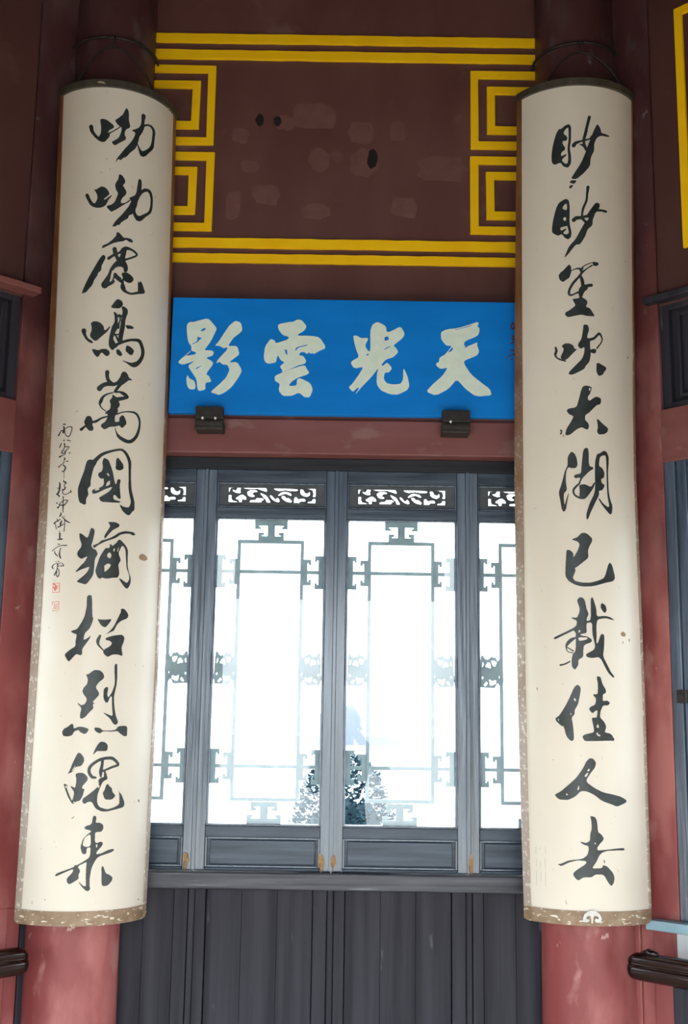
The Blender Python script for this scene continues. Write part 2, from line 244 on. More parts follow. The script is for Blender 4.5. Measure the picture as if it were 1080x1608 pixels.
# ---------------------------------------------------------------- writing and carved outlines
GLYPHS = """
you1|2134,36503 -52,-11 -96,-83 -145,-144 -57,-36 -266,-114 -287,-96 -46,-34 16,-36 116,-68 208,-80 65,-14 -13,-13 -482,-159 -192,-50 -303,-65 -5,19 68,65 75,37 181,39 121,36 52,42 -5,21 -26,20 -91,43 -91,31 -393,113 -126,23 -163,15 -100,4 -188,-7 -51,-29 -1,-26 14,-16 20,-85 59,-94 17,-79 -9,-11 0,-142 -22,-58 -129,-105 -28,-15 -65,18 -191,77 -133,76 -84,64 -29,38 -44,127 -57,38 -70,20 -66,5 -92,-6 -41,-11 -54,-40 3,-26 81,-119 44,-44 113,-77 283,-137 180,-68 209,-69 231,-51 237,-3 86,12 96,34 216,111 70,49 43,65 2,16 -31,25 5,5 402,110 277,88 246,85 22,12 6,17 14,2 43,-25 18,-36 6,-78 -68,-116 -149,-157 -122,-56 -409,-122 -53,-25 -9,-11 30,-22 140,-57 50,-12 50,-4 145,30 229,74 475,136 64,27 48,62 -5,26 -72,31 -44,39 -25,82 18,44 109,96 62,25 149,37 63,22 79,51 -18,62 -100,144 -32,77 10,43 -12,148 -31,82 -59,64 -108,36|3635,36462 -45,-24 -42,-38 -11,-39 14,-174 -13,-18 2,-32 -37,-95 -51,-55 -145,-87 -82,-32 -235,-65 -246,-50 -29,-15 -1,-16 13,-9 33,-9 159,-10 44,-14 32,-28 -12,-55 -134,-146 -122,-98 -176,-119 -480,-260 -562,-340 -73,-54 -68,-71 -18,-38 26,-11 12,-2 24,9 30,46 62,31 97,27 36,3 102,-29 61,9 119,60 85,31 234,57 102,42 239,140 357,148 141,74 143,139 148,-201 105,-114 43,-27 75,-25 155,-11 85,7 113,19 176,57 80,35 216,116 195,82 145,73 89,56 75,82 17,35 9,92 53,153 8,98 41,114 -9,111 -23,23 -53,40 -137,58 -145,30 -104,12 -125,2 -227,-12 -162,-24 -143,-31 -74,-7 13,135 28,57 74,86 0,43 -80,48 -71,16 -134,-2|4148,36077 66,13 75,4 185,-8 132,-36 101,-64 40,-47 5,-64 -40,-103 -9,-87 -37,-123 -87,-136 -57,-57 -70,-48 -178,-84 -207,-78 -183,-57 -112,-25 -85,-1 -103,21 -72,33 -222,137 -50,21 68,98 74,162 64,61 219,150 91,92 91,114 19,40
you2|1727,34021 -63,-31 -31,-101 -34,-59 -34,-33 -146,-101 -56,-81 3,-36 74,-120 53,-49 123,-60 18,-40 -122,-172 -123,-130 -73,-45 -171,-69 -76,-20 -60,-12 -180,-19 -84,-19 -36,-38 49,-34 246,-97 99,-25 72,7 310,77 190,57 492,164 441,140 186,73 19,-1 4,-41 -168,-160 -100,-72 -529,-311 -470,-238 -189,-120 -71,-61 -11,-46 9,-22 32,23 25,8 85,5 37,-3 83,16 130,50 48,9 110,-1 24,5 38,14 66,58 78,39 295,104 213,62 59,36 26,58 52,33 213,56 101,36 19,-2 76,-70 125,-75 108,-46 84,-17 128,-9 137,9 109,24 109,33 69,28 258,127 377,137 160,71 64,43 89,85 71,151 5,205 -20,128 -44,78 -123,98 -136,51 -111,20 -139,2 -149,-14 -118,-1 -58,-6 -114,-26 -69,-28 -152,-42 -22,17 -2,21 34,93 -10,119 -15,14 -4,36 -19,29 -46,31 -129,18 -40,-10 -30,-16 -39,-30 -23,-40 -107,-371 -37,-72 -90,-89 -76,-33 -471,-131 15,-25 117,-31 -61,-9 -112,-31 -221,-83 -110,-29 -185,-30 -86,-6 -37,4 -47,44 11,37 107,102 94,54 135,59 72,47 46,61 1,20 -19,35 -120,84 -177,95 9,32 123,64 38,41 -3,68 -31,34 -181,105 -108,36 -151,21|155,33512 -170,-38 -205,-65 -74,-9 -114,9 -28,-3 1,-20 101,-53 106,-67 88,-98 8,-82 -13,-31 -79,-82 -38,-27 -95,-48 -121,20 -67,26 -78,42 -166,116 -121,116 -46,29 -80,18 -92,1 -65,-12 -41,-27 4,-36 216,-166 183,-127 78,-43 87,-35 182,-42 292,-35 334,4 121,13 204,39 107,34 70,37 94,66 49,63 79,64 183,94 55,39 -16,25 -14,1 -71,-19 -354,-127 -155,-35 -25,0 -9,32 11,10 48,22 183,58 152,73 37,24 -3,41 -117,83 -42,22 -51,23 -159,52 -93,20 -148,12|4368,33647 83,-4 141,-54 101,-86 42,-67 16,-171 -15,-17 3,-31 -41,-100 -68,-108 -69,-56 -90,-44 -123,-43 -604,-177 -96,-22 -81,-8 -83,6 -100,22 -85,48 -62,61 12,16 -2,57 117,126 49,130 48,72 112,122 65,54 148,103 109,55 209,72 72,16
lu|1685,31913 -38,-24 -33,-93 -54,-43 -272,-133 -287,-110 -157,-47 -237,-49 -123,-35 -55,-41 13,-20 66,-11 84,8 720,174 154,32 348,55 414,48 61,15 96,35 49,10 88,7 63,-1 138,-36 82,-10 207,-4 80,10 21,33 -11,9 -31,20 -134,43 -104,11 -179,2 -189,-5 -149,-10 -108,19 -91,45 -217,77 -105,21|2419,31443 -98,-17 -150,-48 -90,-44 -115,-83 -47,-17 -108,-22 -36,-4 -17,13 -51,104 -27,23 -49,18 -66,9 -85,-4 -59,-14 -49,-24 -24,-31 2,-26 32,-84 49,-63 -462,-135 -45,-27 -6,-20 10,-20 23,-14 56,-15 48,-2 48,6 420,148 54,-25 170,-127 -123,-42 -205,-114 -162,-104 -4,-25 -42,-17 -20,-16 -110,-160 -66,-62 -469,-297 -34,-46 4,-35 17,-24 62,-39 43,-15 86,-18 60,-5 84,3 106,19 46,15 68,37 339,85 146,53 90,59 -2,25 -13,10 -31,9 -70,1 84,79 14,2 113,-43 70,-19 342,-77 51,-5 -72,-94 5,-60 31,-33 52,-37 88,-39 103,-28 119,-24 216,-24 153,-8 206,0 195,17 263,39 94,9 67,12 53,18 84,-1 139,14 41,9 185,20 86,15 119,45 -21,53 -242,211 -92,61 -108,41 -55,-10 -47,-57 -17,-9 -32,9 -41,33 -28,-2 -30,-16 -13,-36 24,-314 -121,-11 -315,-58 -182,-21 -155,4 -116,10 -108,19 -99,30 -45,39 -50,77 -107,97 -15,24 -5,55 15,35 111,-31 133,-22 229,-8 102,8 151,49 56,27 35,23 24,53 -2,19 -32,33 -147,58 -152,39 -297,42 -138,-2 -74,-13 -74,-3 -49,-7 -72,-24 -28,-29 5,-55 7,-5 42,-2 25,-13 21,-69 -24,-37 -63,-24 -30,18 -12,42 -226,56 -82,28 -108,52 -87,16 -72,-4 -35,-8 -35,-16 -25,-23 -18,-116 -43,-57 -77,-74 -14,-11 -106,-25 -47,-9 -17,3 58,107 40,132 95,170 84,7 184,98 117,35 205,28 85,5 74,-1 165,-21 54,-31 26,-89 55,-24 26,-3 161,13 65,26 57,90 -5,51 -47,71 -42,38 -142,95 -1,20 15,8 615,129 154,39 170,47 78,28 68,39 -1,46 -32,22 -171,52 -123,27 -279,41 -259,28 -179,8|2624,31335 144,15 90,2 195,-14 241,-48 123,-35 19,-15 -82,-30 -321,-80 -364,-76 -186,-32 -12,54 62,116 45,125 15,12|2017,31166 23,1 27,-13 -34,-53 -48,-50 -23,-14 -37,0 -41,15 -27,23 -18,35 14,26|581,31060 -94,-27 -183,-103 -140,-95 -753,-571 -253,-216 -242,-235 -59,-73 6,-25 58,-18 26,-4 39,3 97,41 26,-5 15,-13 25,-2 74,18 67,27 236,122 171,77 95,72 68,94 56,51 213,131 33,30 35,66 60,33 167,60 46,51 2,95 22,46 261,232 23,41 -19,45 -42,26 -112,27
ming|1958,29546 -94,-25 -74,-30 -144,-84 -206,-135 7,-36 170,-19 434,13 144,24 106,40 70,35 27,19 21,31 11,40 -17,24 -79,55 -92,25 -174,25 -49,3|2422,29321 -60,-18 -28,-29 18,-39 66,-60 5,-54 -28,-96 -17,-15 -247,21 -48,-4 -47,-12 -35,-22 -76,41 -126,52 -25,4 -48,-1 -35,-8 -15,-12 3,-29 79,-91 16,-162 -8,-35 -22,-40 -33,-31 -96,-69 -44,-41 -52,-76 -118,-240 -54,-189 13,-121 15,-29 30,-38 52,-37 122,-54 67,-18 95,3 35,8 40,17 50,38 83,11 35,12 173,81 71,23 311,72 306,59 300,52 205,26 131,10 40,-1 214,12 123,0 98,-10 91,-34 123,-88 80,-77 38,-55 12,-103 -27,-52 -37,-48 -79,-66 -103,-63 -80,-42 -112,-40 -185,-45 -236,-39 -207,-10 -435,23 -174,5 -25,-3 -5,-6 5,-10 27,-4 125,-9 127,-17 308,-68 203,-36 173,-12 80,1 106,14 107,19 147,42 237,100 146,87 122,95 92,108 40,83 6,80 -58,109 -137,125 -142,96 -65,25 -74,19 -101,14 -70,4 -235,-5 -423,-40 -319,-39 -298,-46 -171,-34 -27,0 -6,19 44,170 110,269 25,254 66,113 108,132 23,57 -4,34 -32,43 -78,44 -122,27 -177,23|2042,28935 75,-5 29,-9 29,-23 19,-68 -24,-32 -115,-100 -23,172 10,15|2298,28930 51,4 8,-20 -18,-66 -13,-11 4,-19 -62,-236 -90,-222 -15,-7 -60,-4 -36,-10 -205,-1 -7,40 119,79 56,53 43,9 37,2 24,-5 24,4 36,11 25,24 -11,132 34,61 51,48 26,41|115,28716 -132,-6 -83,-15 -119,-56 -6,-24 75,-74 15,-132 -32,-59 -72,-74 -16,-39 40,-59 100,-48 133,-51 87,-23 157,-14 133,29 726,284 138,71 134,93 31,41 -40,13 -35,-10 -200,-92 -50,-18 -116,-28 -53,20 -38,82 -65,53 -165,67 -98,26 -207,36 -133,9|2759,28684 -37,-8 -2,-6 120,-71 56,-22 90,-4 346,27 117,20 42,15 -30,27 -45,19 -199,22 -116,2 -90,-7 -38,3|-879,28468 -37,-4 -50,-14 -39,-20 -17,-39 9,-20 89,-80 233,-155 90,-49 137,-53 101,-28 188,-39 61,-6 121,2 26,11 1,19 -46,27 -126,42 -225,50 -108,52 -81,59 -74,79 33,83 -26,40 -95,36 -102,10|1997,28296 161,9 0,-79 -16,-27 -68,37|1807,28277 15,1 59,-42 45,-17 34,-42 144,-106 67,-11 -2,-6 -236,-49 -12,-1 -16,8 -33,33 -109,63 -43,37 -2,20 31,50 -11,19 11,16 26,2|2944,27992 -65,-26 -66,-117 47,-61 292,-84 105,-17 144,3 79,35 96,97 -1,29 -19,28 -208,65 -120,24 -247,29|851,27774 -71,-7 -197,-36 -106,-8 -253,25 -157,9 -73,1 -22,-19 64,-62 79,-58 131,-74 174,-55 59,0 103,31 37,22 55,60 40,17 92,21 35,2 36,-5 161,-63 68,-19 149,-22 87,10 110,62 24,31 -3,24 -31,43 -54,28 -146,34 -84,12 -59,4|2146,27810 -96,-10 -36,-27 -1,-20 48,-85 55,-34 62,-15 149,-26 98,0 88,26 21,16 1,20 -32,42 -56,33 -166,69 -87,14
wan|1272,27055 -63,-18 -42,-30 -5,-25 14,-82 14,-14 3,-33 60,-90 53,-57 58,-36 0,-10 -211,-25 -150,-28 -183,-48 -215,-75 -37,-18 -34,-34 4,-38 42,-33 53,-20 72,-13 117,3 69,16 50,21 116,73 55,26 103,26 221,27 295,11 36,-3 237,15 153,28 93,26 -7,-16 -130,-88 -154,-123 -32,-30 8,-19 10,-5 82,11 50,-16 36,-4 72,3 131,17 96,5 49,-4 93,-15 180,-48 174,-33 -214,-15 -422,-46 -145,13 -210,60 -59,-8 -12,-78 -46,-42 -138,-66 -20,-34 89,-83 15,-48 -24,-101 -57,-48 -198,-62 -166,-77 29,-19 82,1 94,-6 32,-20 -2,-31 -462,-63 -114,-22 -388,-91 -126,-21 -117,-11 -27,6 -8,23 -94,90 -74,32 -53,12 -191,-1 -82,-16 -48,-25 -154,-143 7,-33 62,-52 27,-38 -271,-77 -143,-34 -28,-21 7,-33 31,-17 38,-8 49,-4 73,8 156,58 154,71 64,-35 164,-69 110,-24 189,-3 71,16 66,63 -6,33 -85,61 -17,28 -4,33 14,25 164,4 162,22 181,51 146,49 148,37 368,60 17,-2 2,-9 -23,-30 -121,-96 -73,-34 -208,-62 -59,-30 -8,-48 28,-23 36,-18 186,-54 128,4 297,74 162,25 320,15 82,9 225,40 103,-4 161,-59 122,15 266,122 32,74 -115,103 -96,71 -57,28 -89,13 -25,2 -72,-12 -123,-56 -31,-25 -24,-30 5,-43 -19,-49 -52,-23 -227,-19 -78,21 -29,80 3,43 51,83 26,15 36,-5 36,3 404,86 257,34 264,21 38,-3 154,10 249,1 217,-13 118,-22 66,-22 63,-27 121,-73 86,-99 9,-72 -20,-69 -61,-111 -74,-92 -50,-51 -114,-90 -87,-49 -135,-59 -167,-53 -77,-15 -128,-13 -91,1 -103,8 -256,33 -215,37 -143,32 -165,54 -126,70 -101,100 -28,9 -23,-11 206,-257 81,-46 151,-50 315,-64 153,-20 178,-14 167,-1 104,6 103,12 117,22 117,31 144,52 213,108 117,90 100,128 61,125 20,74 -5,38 13,16 -14,115 -59,97 -126,87 -131,52 -166,38 -193,15 -241,-2 -375,-19 -37,-7 -250,-20 -269,-36 -334,-62 -24,0 60,31 22,40 -44,70 1,19 13,17 87,36 43,31 30,59 -16,38 -87,58 0,14 26,8 351,50 345,59 87,24 40,20 14,15 -6,29 -113,57 -105,33 -155,33 -139,16 -87,4 -209,4 -193,-10 -16,7 287,169 91,39 238,78 299,113 113,25 157,-6 44,11 30,12 -4,4 -35,13 -191,35 -48,14 -58,27 -49,50 -55,35 -108,42 -67,17 -76,9 -87,-4 -109,-23 -23,-19 -62,-30 -69,-92 -66,-62 -145,-99 -117,-50 -86,-25 -94,-15 -95,-3 -240,69 -86,55 -45,61 -7,67 19,44 2,39 -11,24 -26,18 -36,14 -53,9 -59,1|1825,26322 -316,-36 -150,-24 -241,-56 -68,-21 -126,-57 -65,-45 -95,-93 -22,-39 6,-52 56,-56 63,-42 152,-66 337,-82 37,5 9,9 -11,10 -260,64 -134,53 -66,66 -4,33 106,55 43,40 53,92 73,55 118,48 183,50 408,61 34,22 -61,12
guo|2665,24457 -300,-27 -434,-50 -336,-46 -251,-40 -205,-43 -150,-43 -185,-67 -299,-125 -23,-2 -130,12 -94,-1 -162,-21 -62,-21 -72,-66 -49,-75 -70,-145 -80,-113 -172,-196 -194,-260 -37,-102 19,-135 14,-14 22,-74 95,-144 107,-61 293,-55 94,-4 81,20 23,38 -14,101 12,23 19,33 102,70 33,38 6,41 -71,102 -4,28 21,42 168,79 34,34 -14,126 7,37 100,244 77,132 51,57 134,96 52,48 2,23 206,108 159,72 157,50 182,43 390,69 468,67 311,33 160,-2 186,-49 143,-64 68,-39 126,-92 108,-122 35,-79 15,-122 14,-13 50,-413 -11,-15 24,-191 70,-147 81,-122 110,-135 10,-75 -37,-53 -95,-84 -92,-25 -39,-5 -308,3 -153,16 -228,43 -15,-6 -10,-19 189,-131 133,-60 247,-68 124,-23 157,-5 103,26 221,116 65,18 74,30 28,26 12,34 -26,200 -18,32 -257,296 -66,95 -23,79 -15,13 -36,182 -15,13 -45,367 12,14 -10,85 11,15 -13,108 -37,60 -118,107 -154,95 -127,57 -119,41 -206,45 -139,13|2507,24142 -81,-57 -21,-52 17,-146 -31,-90 51,-32 222,-33 133,6 217,43 51,28 13,14 -13,89 -69,54 -226,109 -100,40 -73,21 -42,8|1402,24093 -46,-17 -72,-114 6,-47 44,-79 7,-61 -49,-95 -64,-39 -184,-43 -47,-23 -11,-28 4,-32 29,-28 138,-63 71,-13 185,4 47,-5 12,-5 -14,-29 32,-73 -7,-57 -62,-57 -54,-25 -49,-16 -253,-56 67,-12 6,-19 -16,-15 -78,-16 -171,-18 -81,-2 -27,7 -4,18 143,35 -27,1 -148,-16 -106,-22 -72,-36 -9,-25 10,-14 54,-46 61,-10 46,0 149,13 203,32 541,122 411,74 151,18 6,-19 -120,-83 -125,-58 -304,-92 -408,-106 -64,-29 15,-28 139,-72 164,-21 336,0 36,-3 139,4 36,-3 175,5 36,-3 586,17 84,9 65,23 -19,5 -149,17 -328,22 -74,20 -54,19 -24,83 12,19 26,11 82,9 61,-3 95,-40 177,-58 67,-9 87,6 19,29 -13,60 -14,13 -25,107 -14,13 -5,42 -14,13 -5,42 -33,74 10,14 -7,61 61,106 -20,41 -105,29 -77,-4 -90,-46 -24,-29 -8,-52 -23,-25 -59,-19 -12,-2 -25,6 -30,24 -43,60 -179,288 -59,73 -68,72 -211,195 -65,45 -123,35 -96,16 -106,11 -35,2|1734,23599 64,4 52,-14 53,-54 0,-25 -34,-6 -41,9 -146,61 -1,19|1928,23362 28,3 30,-10 9,-79 -22,-33 -92,-38 -183,-33 -25,14 45,86 68,41
you|2072,22013 -51,-8 -13,-9 75,-39 90,-67 1,-9 -62,-66 -265,-173 -74,-57 -39,-56 2,-32 55,-30 80,24 243,135 274,121 114,35 339,79 108,42 10,47 -57,25 -237,39 -193,8|659,21790 -77,-49 -108,-180 -50,-60 -24,-16 -56,-14 -106,18 -207,65 -109,26 -120,23 -72,9 -38,-25 26,-105 30,-45 32,-41 143,-137 6,-22 -28,-69 -235,-133 -63,-59 20,-73 17,-18 53,-31 181,-54 99,-11 69,6 372,67 17,-3 3,-19 -147,-119 -110,-62 -236,-94 -407,-192 19,-10 35,0 365,72 215,37 394,58 46,1 47,-13 4,-6 -121,-114 -93,-56 -223,-94 -493,-167 -7,-27 19,-11 600,-69 57,1 67,10 125,43 157,88 168,106 30,27 59,69 17,63 27,136 4,150 9,14 -6,45 11,27 36,69 121,84 32,42 -8,40 -105,78 -84,30 -175,30 -63,24 -76,53 -7,37 65,92 46,92 80,198 11,73 -41,46 -63,24 -153,26|3363,21755 -355,-51 -167,-39 -324,-97 -241,-58 -389,-66 -285,-32 -134,-30 -170,-69 -82,-21 -324,-58 -48,-25 4,-13 84,-44 85,0 192,68 148,41 470,107 227,42 404,60 210,39 93,22 258,81 157,33 336,38 297,13 120,0 81,-5 154,-33 69,-2 221,26 1,24 -151,46 -168,14 -493,2|3000,21468 -48,-7 -153,-84 -86,-37 -217,-80 -81,-16 -24,28 -28,11 -120,17 -27,-15 14,-22 3,-46 -10,-14 -57,-31 -81,-12 -140,9 -90,-25 -32,-18 -195,-125 -146,-113 -61,-60 -203,-285 -57,-101 6,-49 18,-32 130,-124 84,-39 168,-30 69,1 39,34 13,2 92,1 221,-21 174,0 406,37 83,3 35,5 252,7 94,23 69,67 22,41 -26,104 -89,161 27,52 145,96 -11,68 -176,145 2,78 180,154 32,19 66,28 24,4 117,-23 53,-20 105,-71 34,-59 11,-87 15,-13 10,-78 15,-13 8,-64 15,-13 51,-191 69,-103 155,-117 79,-84 30,-100 -24,-42 -136,-87 -133,-7 -40,4 -470,101 -101,11 -38,-3 93,-61 268,-132 125,-52 143,-44 111,-12 117,19 90,54 95,90 35,66 -7,50 12,14 -27,77 -192,162 -132,164 -5,37 -15,13 -12,96 11,14 -24,183 11,14 -10,78 11,14 -25,91 -106,88 -142,70 -345,120 -166,39|2990,21214 20,0 -7,-27 -63,-85 -34,-29 -49,-11 -6,19 61,93 36,31|2563,21163 64,3 41,-4 15,-9 -1,-14 -42,-52 -37,-16 -48,4 -20,14 5,55|2219,21025 52,-4 94,-36 28,-33 -13,-60 -29,-23 -85,-31 -63,4 -136,46 -33,31 40,58 50,22|2142,20667 52,3 143,-19 28,-10 15,-27 -73,-65 -102,-54 -233,-88 -80,-1 -23,132 -25,35 46,27 144,47 56,15
zhao|780,19641 -34,-5 -103,-29 -29,-23 -20,-41 7,-49 -10,-13 21,-152 -19,-108 -60,-152 -26,-58 -57,-81 -162,-143 -284,-190 -99,-37 -56,-13 -274,-34 -134,-28 11,-14 85,-18 193,-35 165,-19 33,-49 -62,-182 16,-123 -78,-45 -235,-56 -185,-51 -318,-106 -20,-62 234,-135 92,-36 59,0 67,21 391,173 121,34 209,-28 148,-5 50,9 28,22 10,27 -14,114 90,80 336,191 86,56 51,36 47,62 7,14 -24,5 -105,-48 -130,-37 -230,-51 -23,1 -48,22 46,133 50,45 42,31 253,100 121,82 117,134 37,59 17,62 -5,36 -43,13 -18,17 -8,63 -13,13 -24,169 -13,13 -34,255 -50,116 -21,31 -116,17|3520,19261 -73,-20 -14,-10 -8,-9 32,-27 5,-18 -34,-46 -484,-406 -113,-72 -206,-100 -105,-45 -215,-77 27,-1 329,71 221,39 82,42 145,129 82,48 70,29 148,55 163,42 366,61 142,41 62,70 -6,18 -46,44 -217,99 -81,25 -158,22|1559,18898 1,-25 187,-127 77,-36 43,-15 158,-39 94,-12 102,7 91,30 252,134 96,74 -12,8 -53,10 -312,-24 -196,-7 -23,3 -286,-1 -80,4|1774,18401 -32,-8 -127,-73 -74,-56 -28,-63 34,-65 88,-61 94,-43 401,-136 15,-57 53,-32 85,-30 156,-45 47,-5 105,3 252,55 140,17 340,6 137,-7 217,-25 54,-2 47,41 -112,175 11,14 -7,49 12,22 97,87 67,78 30,81 -22,44 -141,57 -116,13 -163,-6 -37,-5 -196,-9 -370,-30 -290,-37 -182,-30 -94,-25 2,-23 20,-18 71,-12 176,-8 95,-12 147,-41 20,-14 3,-18 -66,-55 -77,-32 -61,-20 -360,-83 -66,-25 -241,97 -101,49 -51,39 -7,30 37,81 98,143 -38,27 -58,7
lie|3217,17515 -49,-24 -32,-49 33,-234 14,-13 20,-136 14,-13 9,-149 -10,-36 -121,-163 -62,-67 -66,-44 -172,-98 -63,-14 -28,13 -43,39 -10,65 41,123 -9,48 -17,13 -106,9 -68,-10 -135,-51 -28,-57 10,-152 -8,-9 47,-87 116,-86 34,-17 42,-10 128,2 39,14 49,44 54,71 43,31 93,38 25,2 49,-60 49,-257 14,-13 10,-70 14,-13 6,-43 14,-13 33,-104 -79,-36 -645,92 -35,4 -4,-6 78,-31 389,-115 131,-49 234,-124 70,-22 150,-21 85,13 111,50 -11,52 -178,147 -78,95 -98,169 -23,74 -15,13 -11,79 -14,13 -16,109 -11,9 1,61 177,379 2,71 11,13 -7,44 11,13 -39,357 10,18 -14,13 -23,75 -19,17|1532,17298 -132,-23 -300,-93 -87,-18 -111,-4 -13,-9 3,-22 113,-100 19,-52 -24,-83 -62,-59 -174,-73 -48,-31 -59,-75 9,-43 50,-39 98,-60 150,-64 41,-34 18,-48 -10,-26 -89,-78 -77,-28 -174,-27 -101,8 -199,53 -34,5 -13,-2 13,-22 40,-19 181,-66 49,-30 26,-26 -1,-51 -50,-96 -16,-56 14,-77 28,-18 57,-9 56,-4 77,9 161,36 57,19 239,118 282,114 51,48 -54,65 10,26 102,53 -19,9 -111,1 -9,6 63,44 301,131 86,50 10,26 1,31 -36,39 -165,85 -37,26 -30,52 29,31 165,93 80,34 201,61 87,36 48,49 -1,27 -17,21 -90,74 -96,38 -180,39 -126,11|-48,15638 -91,-23 -148,-50 -99,-26 -213,-42 -92,-31 -83,-65 -11,-22 5,-25 74,-69 99,-22 256,-11 126,5 200,27 96,30 87,71 52,21 47,15 208,28 44,0 35,-5 82,-39 55,-17 188,-39 101,-9 142,10 74,26 124,80 -2,13 -25,17 -38,13 -283,37 -157,13 -245,3 -121,-10 -228,-40 -46,2 -50,13 -9,43 -46,60 -62,18|4132,15603 -322,-15 -127,-24 -109,-61 -85,-24 -192,-22 -108,-2 -35,-4 -598,-3 -116,9 -51,5 -151,52 -162,21 -258,3 -54,-13 -16,-11 32,-47 35,-26 111,-35 209,-42 124,1 130,46 182,14 35,-3 291,2 36,-5 382,2 279,17 114,-7 235,-70 263,-61 136,-18 178,1 15,2 52,53 -14,174 8,13 -50,53 -33,9 -153,17
hun|2371,15110 -111,-17 -128,-56 -75,-45 -171,-133 -104,-120 -6,-13 12,-6 26,2 185,75 98,25 672,3 127,32 24,95 -4,21 -32,43 -138,60 -26,5 -95,17|620,14769 -107,-49 -244,-213 -87,-86 -117,-136 -163,-145 6,-15 173,43 121,10 65,32 110,94 132,40 295,20 32,4 100,27 39,22 98,76 29,47 -3,17 -13,13 -7,34 -63,47 -168,80 -66,21 -62,9|3004,14661 -209,-7 -341,-28 -156,-21 -219,-43 -279,-74 -148,-46 -120,-49 -69,-43 -38,-38 -19,-34 -7,-25 8,-55 44,-55 86,-60 134,-59 57,-18 69,-12 45,-5 144,0 111,5 33,7 23,15 -3,17 -21,13 -75,14 -170,14 -58,21 -88,44 -49,34 -30,34 -7,46 10,26 71,61 153,62 316,87 176,35 56,6 3,-59 -13,-64 -99,-174 -6,-34 19,-47 85,-102 28,-14 58,-4 26,5 20,13 52,149 84,-7 46,-40 -9,-89 -14,-22 -147,-15 -122,-21 -110,-44 -14,-34 46,-80 -11,-39 67,-21 13,-21 -33,-46 -38,-11 -58,9 -7,45 -46,-26 -192,-72 -611,-189 -215,-57 -74,-40 -20,-63 27,-31 115,-38 88,1 148,36 96,16 54,5 166,-5 35,-7 82,-30 193,-125 158,-57 325,-55 151,-15 337,-2 200,11 594,46 621,52 121,38 21,55 3,21 -49,69 -220,169 -108,63 -109,22 -46,20 -69,47 94,-141 36,-213 -26,-40 -111,-38 -86,-19 -233,-40 -193,-24 -321,-27 -165,1 -201,19 -258,31 -35,9 -134,39 -115,89 -33,55 0,143 27,59 122,165 58,63 121,110 40,21 70,31 263,58 61,34 -58,47 -79,102 -92,60 43,9 582,85 416,44 86,20 50,28 -7,48 -71,43 -160,64 -210,65 -132,27 -86,9 -73,5|2942,14566 302,2 123,-14 157,-39 140,-43 95,-39 0,-9 -51,-10 -362,-39 -519,-92 -124,-17 -70,5 -8,13 29,115 15,154 59,6|421,14372 17,1 4,-5 -96,-81 -106,-70 -31,-15 -11,1 -15,7 -2,8 39,34 120,85 39,22|779,14167 -239,-23 -31,-30 3,-34 58,-88 14,-93 -26,-114 -27,-51 -45,-14 -22,0 -251,48 -34,-1 -4,-5 5,-17 37,-25 212,-104 33,-54 3,-21 -49,-118 -54,-72 -36,-8 -27,8 -99,67 -257,204 -73,84 39,71 -22,17 -39,14 -162,21 -57,-2 -13,-22 59,-67 266,-238 127,-91 259,-143 115,-29 22,4 131,48 57,14 42,9 205,19 63,20 64,32 107,84 46,55 69,139 -22,30 -55,1 -54,-4 -37,10 -8,51 62,44 266,124 64,52 -20,59 -28,21 -45,26 -187,63 -162,27|3071,13833 -89,-29 -45,-35 -70,-106 -31,-25 -102,-55 5,-51 126,-123 108,-34 53,-11 261,-2 97,-4 190,24 190,72 9,39 -80,34 -102,35 -82,51 -41,73 -53,34 -109,26 -64,22 -118,60|-187,13781 28,1 18,-9 -5,-51 -24,-13 -55,-5 -28,9 -20,51 24,14|491,13310 52,0 5,-12 -10,-17 -24,-10 -65,-4 -15,5 7,21 19,13
